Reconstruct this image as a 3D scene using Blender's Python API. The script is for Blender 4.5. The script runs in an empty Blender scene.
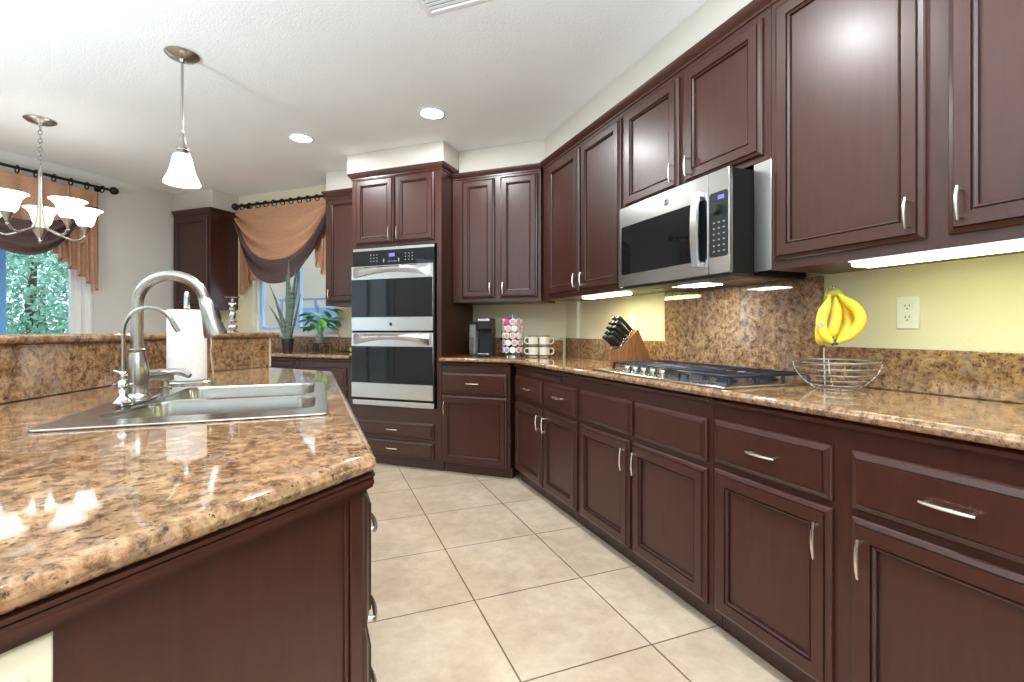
import bpy, bmesh, math, random
from mathutils import Vector, Matrix
random.seed(7)
PI = math.pi
SC = bpy.context.scene
COL = SC.collection

# ------------------------------------------------------------------ camera, world, exposure
CAM_H = 1.13
cam_d = bpy.data.cameras.new('camera')
cam = bpy.data.objects.new('camera', cam_d)
COL.objects.link(cam)
cam.location = (0, 0, CAM_H)
cam.rotation_euler = (PI / 2, 0, -math.radians(21.6))
cam_d.sensor_width = 36.0
cam_d.lens = 36.0 * 485.0 / 1024.0
cam_d.shift_y = -11.0 / 1024.0
cam_d.clip_start = 0.02
SC.camera = cam

SC.view_settings.view_transform = 'Standard'
SC.view_settings.look = 'None'
SC.view_settings.gamma = 1.0
SC.view_settings.use_curve_mapping = False
SC.view_settings.exposure = 0.0
SC.cycles.use_denoising = True
SC.cycles.max_bounces = 10
SC.cycles.diffuse_bounces = 6
SC.cycles.sample_clamp_indirect = 8.0
SC.cycles.caustics_reflective = False
SC.cycles.caustics_refractive = False

world = bpy.data.worlds.new('sky')
SC.world = world
world.use_nodes = True
wn = world.node_tree.nodes
wl = world.node_tree.links
bg = wn['Background']
bg.inputs['Color'].default_value = (0.76, 0.89, 1.0, 1)
bg.inputs['Strength'].default_value = 2.6

CAN_W = 20.0       # watts of each recessed ceiling lamp
SHADE_E = 2.4      # glow of the lit glass shades
STRIP_E = 13.0     # glow of the under-cabinet tubes



def ceiling_fill(loc, size, watts):
    """added fill lamp, out of frame, aimed up to brighten the ceiling"""
    ld = bpy.data.lights.new('ceiling_fill', 'AREA')
    ld.shape = 'DISK'
    ld.size = size
    ld.energy = watts
    ld.color = (.70, .86, 1.0)
    lo = bpy.data.objects.new('ceiling_fill', ld)
    COL.objects.link(lo)
    lo.location = loc
    lo.rotation_euler = (PI, 0, 0)
    return lo


ceiling_fill((.3, -.9, 1.35), .6, 200)  # added fill lamps that belong to no fixture, lifting the ceiling brightness
ceiling_fill((-2.4, 1.4, 1.25), .6, 160)

# ------------------------------------------------------------------ frames of the room
B = Vector((1.331, 3.33, 0))                 # where the two counter edges meet
AO = math.radians(47.5)
U = Vector((-math.sin(AO), math.cos(AO), 0))   # along the oven wall, away from the corner
N = Vector((-math.cos(AO), -math.sin(AO), 0))  # out of the oven wall, into the room
WALL_O = 0.62
WALL_R = 1.925
S_L = 4.11
CEIL = 2.62
ROT_R, ROT_O, ROT_L = -PI / 2, -math.radians(42.5), math.radians(47.5)


def OV(s, off, z=0.0):
    p = B + U * s - N * off
    return Vector((p.x, p.y, z))


# ------------------------------------------------------------------ materials
def principled(name, color=(.8, .8, .8), rough=.5, metal=0.0, **kw):
    m = bpy.data.materials.new(name)
    m.use_nodes = True
    p = m.node_tree.nodes['Principled BSDF']
    p.inputs['Base Color'].default_value = (*color, 1)
    p.inputs['Roughness'].default_value = rough
    p.inputs['Metallic'].default_value = metal
    for k, v in kw.items():
        p.inputs[k].default_value = v
    return m


def nodes(m):
    nt = m.node_tree
    return nt, nt.nodes, nt.links, nt.nodes['Principled BSDF']


def coords(nt, scale=(1, 1, 1), kind='Object'):
    tc = nt.nodes.new('ShaderNodeTexCoord')
    mp = nt.nodes.new('ShaderNodeMapping')
    mp.inputs['Scale'].default_value = scale
    nt.links.new(tc.outputs[kind], mp.inputs['Vector'])
    return mp.outputs['Vector']


def noise(nt, vec, scale, detail=4, rough=.5, dist=0.0):
    n = nt.nodes.new('ShaderNodeTexNoise')
    n.inputs['Scale'].default_value = scale
    n.inputs['Detail'].default_value = detail
    n.inputs['Roughness'].default_value = rough
    n.inputs['Distortion'].default_value = dist
    nt.links.new(vec, n.inputs['Vector'])
    return n.outputs['Fac']


def ramp(nt, fac, stops, interp='LINEAR'):
    r = nt.nodes.new('ShaderNodeValToRGB')
    r.color_ramp.interpolation = interp
    els = r.color_ramp.elements
    while len(els) > 1:
        els.remove(els[-1])
    els[0].position, els[0].color = stops[0][0], (*stops[0][1], 1)
    for pos, c in stops[1:]:
        e = els.new(pos)
        e.color = (*c, 1)
    nt.links.new(fac, r.inputs['Fac'])
    return r.outputs['Color']


def mixc(nt, fac, a, b, mode='MIX'):
    n = nt.nodes.new('ShaderNodeMix')
    n.data_type = 'RGBA'
    n.blend_type = mode
    if isinstance(fac, (int, float)):
        n.inputs[0].default_value = fac
    else:
        nt.links.new(fac, n.inputs[0])
    for sock, v in ((n.inputs[6], a), (n.inputs[7], b)):
        if isinstance(v, tuple):
            sock.default_value = (*v, 1)
        else:
            nt.links.new(v, sock)
    return n.outputs[2]


def bump(nt, fac, strength, dist=.01):
    b = nt.nodes.new('ShaderNodeBump')
    b.inputs['Strength'].default_value = strength
    b.inputs['Distance'].default_value = dist
    nt.links.new(fac, b.inputs['Height'])
    nt.links.new(b.outputs['Normal'], nt.nodes['Principled BSDF'].inputs['Normal'])


def mat_wood(name, dark, light, rough, scale=(14, 14, 1.6), coat=.16):
    m = principled(name, light, rough)
    nt, nn, ll, p = nodes(m)
    v = coords(nt, scale)
    f = noise(nt, v, 3.0, 6, .6, .6)
    c = ramp(nt, f, [(.3, dark), (.72, light)])
    ll.new(c, p.inputs['Base Color'])
    p.inputs['Coat Weight'].default_value = coat
    p.inputs['Coat Roughness'].default_value = .24
    bump(nt, f, .06, .004)
    return m


def mat_granite():
    m = principled('granite', (.4, .25, .14), .05)
    nt, nn, ll, p = nodes(m)
    v = coords(nt)
    big = noise(nt, v, 11.0, 4, .6, 1.0)
    mid = noise(nt, v, 44.0, 8, .76, .3)
    gry = noise(nt, v, 24.0, 4, .6, .6)
    fine = noise(nt, v, 130.0, 3, .6)
    c1 = ramp(nt, mid, [(.32, (.032, .022, .018)), (.41, (.14, .080, .044)), (.48, (.29, .175, .092)), (.57, (.42, .275, .155)), (.70, (.50, .37, .235))])
    c2 = ramp(nt, big, [(.35, (.72, .63, .57)), (.65, (1.12, 1.03, .96))])
    c3 = mixc(nt, 1.0, c1, c2, 'MULTIPLY')
    gm = ramp(nt, gry, [(.56, (0, 0, 0)), (.68, (.55, .55, .55))])
    c3 = mixc(nt, gm, c3, (.27, .225, .19))
    vo = nn.new('ShaderNodeTexVoronoi')
    vo.inputs['Scale'].default_value = 95.0
    ll.new(v, vo.inputs['Vector'])
    sp = ramp(nt, vo.outputs['Distance'], [(.22, (1, 1, 1)), (.40, (0, 0, 0))])
    pick = ramp(nt, fine, [(.52, (0, 0, 0)), (.60, (1, 1, 1))])
    msk = mixc(nt, 1.0, sp, pick, 'MULTIPLY')
    c4 = mixc(nt, msk, c3, (.028, .022, .019))
    ll.new(c4, p.inputs['Base Color'])
    p.inputs['Specular IOR Level'].default_value = .55
    p.inputs['Coat Weight'].default_value = .15
    p.inputs['Coat Roughness'].default_value = .02
    return m


def mat_paint(name, color, bump_s=.12, rough=.75):
    m = principled(name, color, rough)
    nt, nn, ll, p = nodes(m)
    v = coords(nt)
    f = noise(nt, v, 90.0, 4, .6)
    bump(nt, f, bump_s, .01)
    g = noise(nt, v, 1.5, 2)
    c = ramp(nt, g, [(.3, tuple(x * .97 for x in color)), (.7, tuple(min(1, x * 1.02) for x in color))])
    ll.new(c, p.inputs['Base Color'])
    return m


def mat_floor():
    m = principled('floor_tile', (.6, .5, .38), .28)
    nt, nn, ll, p = nodes(m)
    tc = nn.new('ShaderNodeTexCoord')
    mp = nn.new('ShaderNodeMapping')
    mp.inputs['Location'].default_value = (-.600 + .508 * 20, -1.435 + .508 * 20, 0)
    ll.new(tc.outputs['Object'], mp.inputs['Vector'])
    v = mp.outputs['Vector']
    br = nn.new('ShaderNodeTexBrick')
    br.offset = 0.0
    br.offset_frequency = 1
    br.squash = 1.0
    br.inputs['Scale'].default_value = 1.0
    br.inputs['Brick Width'].default_value = .508
    br.inputs['Row Height'].default_value = .508
    br.inputs['Mortar Size'].default_value = .0032
    br.inputs['Mortar Smooth'].default_value = .1
    br.inputs['Bias'].default_value = 0
    br.inputs['Color1'].default_value = (1, 1, 1, 1)
    br.inputs['Color2'].default_value = (.94, .93, .92, 1)
    br.inputs['Mortar'].default_value = (.26, .22, .19, 1)
    ll.new(v, br.inputs['Vector'])
    f = noise(nt, v, 3.2, 6, .62, .5)
    f2 = noise(nt, v, 14.0, 5, .65, .3)
    c = ramp(nt, f, [(.3, (.50, .385, .275)), (.5, (.60, .475, .35)), (.7, (.68, .56, .43))])
    c2 = ramp(nt, f2, [(.35, (.90, .88, .86)), (.65, (1.05, 1.05, 1.05))])
    c = mixc(nt, 1.0, c, c2, 'MULTIPLY')
    c = mixc(nt, 1.0, c, br.outputs['Color'], 'MULTIPLY')
    ll.new(c, p.inputs['Base Color'])
    inv = nn.new('ShaderNodeMath')
    inv.operation = 'SUBTRACT'
    inv.inputs[0].default_value = 1.0
    ll.new(br.outputs['Fac'], inv.inputs[1])
    bump(nt, inv.outputs[0], .5, .003)
    return m


def mat_steel(name, color, rough, scale=(2, 2, 180), aniso=0.0):
    m = principled(name, color, rough, 1.0)
    nt, nn, ll, p = nodes(m)
    v = coords(nt, scale)
    f = noise(nt, v, 4.0, 3)
    c = ramp(nt, f, [(.3, tuple(x * .92 for x in color)), (.7, tuple(min(1, x * 1.05) for x in color))])
    ll.new(c, p.inputs['Base Color'])
    bump(nt, f, .015, .002)
    return m


def mat_emit(name, color, strength, base=(.9, .9, .9)):
    m = principled(name, base, .3)
    p = m.node_tree.nodes['Principled BSDF']
    p.inputs['Emission Color'].default_value = (*color, 1)
    p.inputs['Emission Strength'].default_value = strength
    return m


def mat_glass_pane():
    m = bpy.data.materials.new('window_glass')
    m.use_nodes = True
    nt = m.node_tree
    nt.nodes.clear()
    out = nt.nodes.new('ShaderNodeOutputMaterial')
    mix = nt.nodes.new('ShaderNodeMixShader')
    tr = nt.nodes.new('ShaderNodeBsdfTransparent')
    gl = nt.nodes.new('ShaderNodeBsdfGlossy')
    gl.inputs['Roughness'].default_value = .01
    tr.inputs['Color'].default_value = (.97, .99, .99, 1)
    mix.inputs[0].default_value = .06
    nt.links.new(tr.outputs[0], mix.inputs[1])
    nt.links.new(gl.outputs[0], mix.inputs[2])
    nt.links.new(mix.outputs[0], out.inputs[0])
    return m


def mat_noise2(name, a, b, scale, rough=.6, metal=0.0, sc=(1, 1, 1), bs=0.0):
    m = principled(name, a, rough, metal)
    nt, nn, ll, p = nodes(m)
    f = noise(nt, coords(nt, sc), scale, 4, .6)
    ll.new(ramp(nt, f, [(.32, a), (.68, b)]), p.inputs['Base Color'])
    if bs:
        bump(nt, f, bs, .004)
    return m


M = {}
M['wood'] = mat_wood('cherry_wood', (.038, .0098, .0052), (.056, .0150, .0080), .36)
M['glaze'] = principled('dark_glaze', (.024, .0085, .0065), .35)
M['wood_in'] = mat_wood('cherry_wood_under', (.05, .028, .018), (.08, .045, .028), .5)
M['granite'] = mat_granite()
M['floor'] = mat_floor()
M['ceiling'] = mat_paint('ceiling_paint', (.86, .86, .85), .25)
M['wall'] = mat_paint('wall_paint', (.68, .65, .60), .15)
M['wall_y'] = mat_paint('lamp_tinted_wall_paint', (.76, .68, .48), .15)  # warm glow of the under-cabinet light put into the wall colour
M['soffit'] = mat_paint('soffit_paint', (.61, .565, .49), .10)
M['white'] = principled('white_plastic', (.82, .80, .74), .35)
M['almond'] = principled('almond_plastic', (.74, .68, .52), .35)
M['vinyl'] = principled('white_vinyl', (.80, .80, .78), .4)
M['sash'] = principled('sky_tinted_vinyl', (.42, .60, .90), .4)  # blue tint of the backlight put into the sash colour
M['steel'] = mat_steel('brushed_steel', (.66, .65, .63), .24)
M['steel_h'] = mat_steel('brushed_steel_horizontal', (.58, .575, .56), .22, (180, 2, 2))
M['sinksteel'] = mat_steel('sink_steel', (.46, .44, .40), .22, (3, 150, 3))
M['nickel'] = principled('satin_nickel', (.43, .405, .365), .26, 1.0)
M['chrome'] = principled('chrome', (.62, .62, .62), .10, 1.0)
M['handle'] = principled('handle_nickel', (.72, .67, .58), .25, 1.0)
M['blackglass'] = principled('black_glass', (.006, .007, .008), .03, **{'Specular IOR Level': .38})
M['black'] = principled('black_plastic', (.014, .014, .015), .38, **{'Specular IOR Level': .3})
M['blackm'] = principled('black_iron', (.020, .020, .034), .30)  # blue reflections on the grates put into the iron colour
M['dark'] = principled('dark_grey_metal', (.020, .017, .014), .45, **{'Specular IOR Level': .3})
M['filler'] = principled('plain_steel', (.62, .61, .58), .32, 1.0)
M['matte'] = principled('matte_black', (.016, .014, .012), .8, **{'Specular IOR Level': .08})
M['bronze'] = principled('oil_rubbed_bronze', (.035, .026, .020), .38, .7)
M['glass'] = mat_glass_pane()
M['shade'] = mat_emit('lit_frosted_glass', (1.0, .95, .88), SHADE_E)
M['lens'] = mat_emit('lit_lens', (1.0, .97, .92), 14.0)
M['strip'] = mat_emit('lit_tube_cover', (.84, 1.0, .52), STRIP_E)
M['hoodlamp'] = mat_emit('hood_lamp', (.88, .96, 1.0), 55.0)
M['blueled'] = mat_emit('blue_display', (.25, .22, 1.0), 1.2, (.02, .02, .1))
M['print'] = principled('pale_print', (.36, .36, .36), .4)
M['copper'] = mat_noise2('copper_fabric', (.40, .195, .105), (.50, .27, .155), 30, .42, 0, (1, 1, 4), .05)
M['plum'] = mat_noise2('plum_fabric', (.075, .040, .040), (.11, .062, .060), 30, .5, 0, (1, 1, 4), .05)
M['paper'] = mat_noise2('paper_towel', (.90, .88, .84), (.95, .93, .90), 60, .9, 0, (1, 1, 1), .3)
M['leaf'] = mat_noise2('green_leaf', (.07, .30, .03), (.16, .46, .07), 14, .4)
M['snake'] = mat_noise2('snake_leaf', (.030, .065, .045), (.15, .20, .14), 7, .45, 0, (1, 1, 7))
M['soil'] = principled('soil', (.05, .035, .025), .9)
M['pot'] = principled('black_pot', (.018, .018, .022), .3)
M['banana'] = mat_noise2('banana_skin', (.80, .56, .03), (.88, .68, .06), 9, .45)
M['bananatip'] = principled('banana_tip', (.10, .065, .03), .7)
M['bananastem'] = principled('banana_stem', (.36, .36, .05), .6)
M['bamboo'] = mat_wood('acacia_wood', (.17, .065, .022), (.33, .15, .055), .4, (30, 30, 4), .1)
M['ceramic'] = principled('cream_ceramic', (.72, .68, .58), .25)
M['stripe'] = principled('dark_glaze', (.05, .04, .04), .3)
M['clear'] = principled('clear_plastic', (.85, .87, .88), .06, **{'Transmission Weight': .85, 'IOR': 1.2})
M['foliage'] = mat_noise2('outdoor_leaves', (.07, .26, .17), (.45, .78, .60), 3.5, .6)
M['foliage_b'] = mat_noise2('blossom_leaves', (.16, .42, .38), (.60, .78, .70), 2.2, .6)
M['bark'] = principled('bark', (.12, .08, .055), .9)
M['stucco'] = mat_paint('stucco', (.44, .375, .30), .3)
M['bluepaint'] = mat_noise2('blue_paint', (.20, .46, .95), (.25, .52, 1.0), 5, .6)
M['iron'] = principled('blue_grey_iron', (.16, .26, .42), .5)
M['cushion'] = principled('blue_cushion', (.22, .40, .80), .8)
M['patio'] = mat_noise2('patio_concrete', (.42, .40, .37), (.52, .49, .45), 6, .8)
M['cream_trim'] = principled('pale_edge_trim', (.62, .50, .33), .5)
M['yellow'] = principled('yellow_sponge', (.80, .66, .14), .8)


# ------------------------------------------------------------------ mesh builder
class MB:
    def __init__(s):
        s.bm = bmesh.new()

    def face(s, vs):
        try:
            return s.bm.faces.new(vs)
        except ValueError:
            return None

    def box(s, x0, x1, y0, y1, z0, z1, bev=0.0, seg=2):
        t = bmesh.new()
        bmesh.ops.create_cube(t, size=1.0)
        for v in t.verts:
            v.co = Vector(((x0 + x1) / 2 + v.co.x * (x1 - x0), (y0 + y1) / 2 + v.co.y * (y1 - y0), (z0 + z1) / 2 + v.co.z * (z1 - z0)))
        if bev > 0:
            bmesh.ops.bevel(t, geom=t.edges[:], offset=bev, segments=seg, affect='EDGES', profile=.5)
        s.join(t)
        return s

    def join(s, t, mat=None):
        mp = {}
        for v in t.verts:
            mp[v] = s.bm.verts.new(mat @ v.co if mat else v.co)
        for f in t.faces:
            s.face([mp[v] for v in f.verts])
        t.free()

    def loops(s, rings, close0=True, close1=True, closed=True):
        vs = [[s.bm.verts.new(p) for p in r] for r in rings]
        n = len(vs[0])
        for a, b in zip(vs[:-1], vs[1:]):
            for i in range(n if closed else n - 1):
                j = (i + 1) % n
                s.face([a[i], a[j], b[j], b[i]])
        if close0:
            s.face(list(reversed(vs[0])))
        if close1:
            s.face(vs[-1])
        return s

    def lathe(s, prof, center=(0, 0, 0), seg=24, axis='z', close0=True, close1=True):
        c = Vector(center)
        rings = []
        for r, h in prof:
            ring = []
            for k in range(seg):
                a = 2 * PI * k / seg
                x, y = r * math.cos(a), r * math.sin(a)
                p = {'z': (x, y, h), 'y': (x, h, -y), 'x': (h, x, y)}[axis]
                ring.append(c + Vector(p))
            rings.append(ring)
        return s.loops(rings, close0, close1)

    def tube(s, pts, rad, seg=10, caps=True, closed=False):
        pts = [Vector(p) for p in pts]
        n = len(pts)
        rads = rad if isinstance(rad, (list, tuple)) else [rad] * n
        tang = []
        for i in range(n):
            if closed:
                d = pts[(i + 1) % n] - pts[i - 1]
            else:
                d = pts[min(i + 1, n - 1)] - pts[max(i - 1, 0)]
            tang.append(d.normalized())
        ref = Vector((0, 0, 1)) if abs(tang[0].z) < .9 else Vector((1, 0, 0))
        nrm = (ref - tang[0] * ref.dot(tang[0])).normalized()
        rings = []
        for i in range(n):
            if i:
                nrm = nrm - tang[i] * nrm.dot(tang[i])
                nrm.normalize()
            b = tang[i].cross(nrm)
            rings.append([pts[i] + (nrm * math.cos(2 * PI * k / seg) + b * math.sin(2 * PI * k / seg)) * rads[i] for k in range(seg)])
        if closed:
            rings.append(rings[0])
            vs = [[s.bm.verts.new(p) for p in r] for r in rings[:-1]]
            vs.append(vs[0])
            for a, b2 in zip(vs[:-1], vs[1:]):
                for i in range(seg):
                    j = (i + 1) % seg
                    s.face([a[i], a[j], b2[j], b2[i]])
            return s
        return s.loops(rings, caps, caps)

    def ring_panel(s, x0, x1, z0, z1, prof, glaze=()):
        """mitred frame: prof = [(inset, y)], last loop is filled; lies in the xz plane, front is -y"""
        rings = []
        for i, y in prof:
            rings.append([Vector((x0 + i, y, z0 + i)), Vector((x1 - i, y, z0 + i)), Vector((x1 - i, y, z1 - i)), Vector((x0 + i, y, z1 - i))])
        n0 = len(s.bm.faces)
        s.loops(rings, True, True)
        s.bm.faces.ensure_lookup_table()
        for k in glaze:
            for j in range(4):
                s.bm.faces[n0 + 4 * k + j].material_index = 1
        return s

    def sphere(s, c, r, seg=14, rings=8, sc=(1, 1, 1)):
        t = bmesh.new()
        bmesh.ops.create_uvsphere(t, u_segments=seg, v_segments=rings, radius=r)
        for v in t.verts:
            v.co = Vector((v.co.x * sc[0], v.co.y * sc[1], v.co.z * sc[2])) + Vector(c)
        s.join(t)
        return s

    def grid(s, f, nu, nv, thick=0.0):
        """surface f(u,v) -> point"""
        vs = [[s.bm.verts.new(f(i / nu, j / nv)) for i in range(nu + 1)] for j in range(nv + 1)]
        for j in range(nv):
            for i in range(nu):
                s.face([vs[j][i], vs[j][i + 1], vs[j + 1][i + 1], vs[j + 1][i]])
        if thick:
            bmesh.ops.recalc_face_normals(s.bm, faces=s.bm.faces[:])
            bmesh.ops.solidify(s.bm, geom=s.bm.faces[:], thickness=thick)
        return s

    def slab(s, poly, z0, z1, rnd=.008, holes=(), seg=3):
        """extruded polygon with rounded edges and holes"""
        def inset(p, d):
            n = len(p)
            out = []
            for i in range(n):
                a, b, c = Vector(p[i - 1]), Vector(p[i]), Vector(p[(i + 1) % n])
                e1, e2 = (b - a).normalized(), (c - b).normalized()
                n1, n2 = Vector((-e1.y, e1.x)), Vector((-e2.y, e2.x))
                k = 1 + n1.dot(n2)
                out.append(b + (n1 + n2) * (d / max(k, .2)))
            return out
        p2 = [Vector((q[0], q[1])) for q in poly]
        area = sum(p2[i - 1].x * p2[i].y - p2[i].x * p2[i - 1].y for i in range(len(p2)))
        if area < 0:
            p2.reverse()
        prof = []
        for k in range(seg + 1):
            a = (PI / 2) * k / seg
            prof.append((rnd * (1 - math.sin(a)), z0 + rnd * (1 - math.cos(a))))
        for k in range(seg + 1):
            a = (PI / 2) * k / seg
            prof.append((rnd * (1 - math.cos(a)), z1 - rnd * (1 - math.sin(a))))
        rings = []
        for d, z in prof:
            rings.append([s.bm.verts.new((q.x, q.y, z)) for q in (inset(p2, d) if d > 1e-7 else p2)])
        n = len(p2)
        for a, b in zip(rings[:-1], rings[1:]):
            for i in range(n):
                j = (i + 1) % n
                s.face([a[i], a[j], b[j], b[i]])
        hr = []
        for h in holes:
            lo = [s.bm.verts.new((q[0], q[1], z0)) for q in h]
            hi = [s.bm.verts.new((q[0], q[1], z1)) for q in h]
            m = len(h)
            for i in range(m):
                j = (i + 1) % m
                s.face([lo[i], lo[j], hi[j], hi[i]])
            hr.append((lo, hi))
        for ring, k in ((rings[0], 0), (rings[-1], 1)):
            if not holes:
                s.face(ring if k else list(reversed(ring)))
                continue
            es = []
            for r in [ring] + [h[k] for h in hr]:
                for i in range(len(r)):
                    a, b = r[i], r[(i + 1) % len(r)]
                    e = s.bm.edges.get((a, b)) or s.bm.edges.new((a, b))
                    es.append(e)
            bmesh.ops.triangle_fill(s.bm, use_beauty=True, use_dissolve=False, edges=es)
        return s

    def build(s, name, mat, parent=None, smooth=40, recalc=True):
        bm = s.bm
        if recalc:
            bmesh.ops.recalc_face_normals(bm, faces=bm.faces[:])
        org = Vector((0, 0, 0))
        if parent is None and bm.verts:
            xs = [v.co.x for v in bm.verts]
            ys = [v.co.y for v in bm.verts]
            zs = [v.co.z for v in bm.verts]
            org = Vector(((min(xs) + max(xs)) / 2, (min(ys) + max(ys)) / 2, min(zs)))
            if s.keep:
                org = Vector((0, 0, 0))
            for v in bm.verts:
                v.co -= org
        me = bpy.data.meshes.new(name)
        bm.to_mesh(me)
        bm.free()
        me.materials.append(mat)
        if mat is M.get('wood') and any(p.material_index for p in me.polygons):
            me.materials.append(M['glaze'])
        if smooth:
            for p in me.polygons:
                p.use_smooth = True
            me.set_sharp_from_angle(angle=math.radians(smooth))
            for p in me.polygons:
                if max(abs(p.normal.x), abs(p.normal.y), abs(p.normal.z)) > .99999:
                    p.use_smooth = False
        o = bpy.data.objects.new(name, me)
        COL.objects.link(o)
        o.location = org
        if parent is not None:
            o.parent = parent
        return o

    keep = False


def tag(o, label, cat, group=None):
    o['label'] = label
    o['category'] = cat
    if group:
        o['group'] = group
    return o


def thing(name, label, cat, loc=(0, 0, 0), rz=0.0, group=None):
    o = bpy.data.objects.new(name, None)
    o.empty_display_size = .1
    COL.objects.link(o)
    o.location = loc
    o.rotation_euler = (0, 0, rz)
    return tag(o, label, cat, group)


def struct(o):
    o['kind'] = 'structure'
    return o


def children(o):
    return [c for c in bpy.data.objects if c.parent == o]


def dup(root, loc=None, rz=None, label=None):
    def rec(o, parent):
        c = o.copy()
        COL.objects.link(c)
        c.parent = parent
        for ch in children(o):
            rec(ch, c)
        return c
    r = rec(root, None)
    if loc is not None:
        r.location = loc
    if rz is not None:
        r.rotation_euler = (0, 0, rz)
    if label:
        r['label'] = label
    return r


def arc(c, r, a0, a1, n, plane='xz'):
    out = []
    for k in range(n + 1):
        a = a0 + (a1 - a0) * k / n
        if plane == 'xz':
            out.append(Vector((c[0] + r * math.cos(a), c[1], c[2] + r * math.sin(a))))
        elif plane == 'xy':
            out.append(Vector((c[0] + r * math.cos(a), c[1] + r * math.sin(a), c[2])))
        else:
            out.append(Vector((c[0], c[1] + r * math.cos(a), c[2] + r * math.sin(a))))
    return out


def rrect(x0, x1, y0, y1, r, n=5):
    pts = []
    for cx, cy, a in ((x1 - r, y1 - r, 0), (x0 + r, y1 - r, PI / 2), (x0 + r, y0 + r, PI), (x1 - r, y0 + r, 1.5 * PI)):
        for k in range(n + 1):
            t = a + PI / 2 * k / n
            pts.append((cx + r * math.cos(t), cy + r * math.sin(t)))
    return pts


# ------------------------------------------------------------------ the room shell
def wall_boxes(name, mat, loc, rz, x0, x1, z0, z1, openings, y0=0.0, y1=.14):
    """wall in a local frame, front at y0; openings = [(xa,xb,za,zb)] sorted by x"""
    m = MB()
    x = x0
    for xa, xb, za, zb in openings:
        m.box(x, xa, y0, y1, z0, z1)
        if za > z0:
            m.box(xa, xb, y0, y1, z0, za)
        if zb < z1:
            m.box(xa, xb, y0, y1, zb, z1)
        x = xb
    m.box(x, x1, y0, y1, z0, z1)
    m.keep = True
    o = m.build(name, mat, None, 0)
    o.location = loc
    o.rotation_euler = (0, 0, rz)
    return struct(o)


m = MB(); m.keep = True
m.box(-8.5, WALL_R + .14, -5.2, 9.5, -.12, 0)
struct(m.build('floor', M['floor'], None, 0))
m = MB(); m.keep = True
ceil_poly = [(WALL_R + .14, -5.14), (WALL_R + .14, 3.62), tuple(OV(-.3, WALL_O + .14))[:2], tuple(OV(S_L + .14, WALL_O + .14))[:2], tuple(OV(S_L + .14, -5.3))[:2], (-6.14, -5.14)]
m.slab(ceil_poly, CEIL, CEIL + .1, .001)
struct(m.build('ceiling', M['ceiling'], None, 0))

# right wall (local x runs towards the camera)
wall_boxes('wall_right', M['wall_y'], (WALL_R, 3.78, 0), ROT_R, 0, 8.92, 0, CEIL, [])
# oven and window wall: local x = S_L - s
WIN2 = (S_L - 3.31, S_L - 2.15, 1.09, 2.36)
wall_boxes('wall_back', M['wall_y'], OV(S_L, WALL_O), ROT_O, 0, S_L + .40, 0, CEIL, [WIN2])
# nook wall: local x = off
wall_boxes('wall_left', M['wall'], OV(S_L, 0), ROT_L, -5.2, WALL_O - .001, 0, CEIL, [(-4.5, -2.4, .05, 2.25), (-1.52, -.53, .85, 2.36)])
# far side of the open-plan room, behind the camera
pl = OV(S_L, -5.2)
wall_boxes('wall_front', M['wall'], (WALL_R + .14, -5.0, 0), PI, 0, 8.2, 0, CEIL, [(.9, 3.6, .05, 2.35), (4.4, 7.0, .05, 2.35)])
wall_boxes('wall_side', M['wall'], (-6.0, -5.0, 0), PI / 2, 0, 5.0 + pl.y + .4, 0, CEIL, [(.8, 3.6, .05, 2.35), (4.4, 5.6, .05, 2.35)])

# soffits above the cabinets
m = MB(); m.keep = True
SF_R = 1.632
c0 = OV(-.16, .285)
m.slab([(WALL_R, -4.9), (SF_R, -4.9), (SF_R, 3.425), (WALL_R, 3.625)], 2.412, CEIL, .004)
struct(m.build('wall_soffit_right', M['soffit'], None, 30))
m = MB(); m.keep = True
P = lambda s, o: tuple(OV(s, o))[:2]
m.slab([P(-.19, .275), P(.592, .275), P(.592, WALL_O), P(-.235, WALL_O)], 2.405, CEIL, .004)
struct(m.build('wall_soffit_corner', M['soffit'], None, 30))
m = MB(); m.keep = True
m.slab([P(.595, .012), P(1.525, .012), P(1.525, WALL_O), P(.595, WALL_O)], 2.462, CEIL, .004)
struct(m.build('wall_soffit_tower', M['soffit'], None, 30))
m = MB(); m.keep = True
m.slab([P(1.528, .29), P(2.0, .29), P(2.0, WALL_O), P(1.528, WALL_O)], 2.425, CEIL, .004)
struct(m.build('wall_soffit_window', M['soffit'], None, 30))
m = MB(); m.keep = True
m.slab([P(3.52, .31), P(S_L, .31), P(S_L, WALL_O), P(3.52, WALL_O)], 2.425, CEIL, .004)
struct(m.build('wall_soffit_nook', M['soffit'], None, 30))


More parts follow.
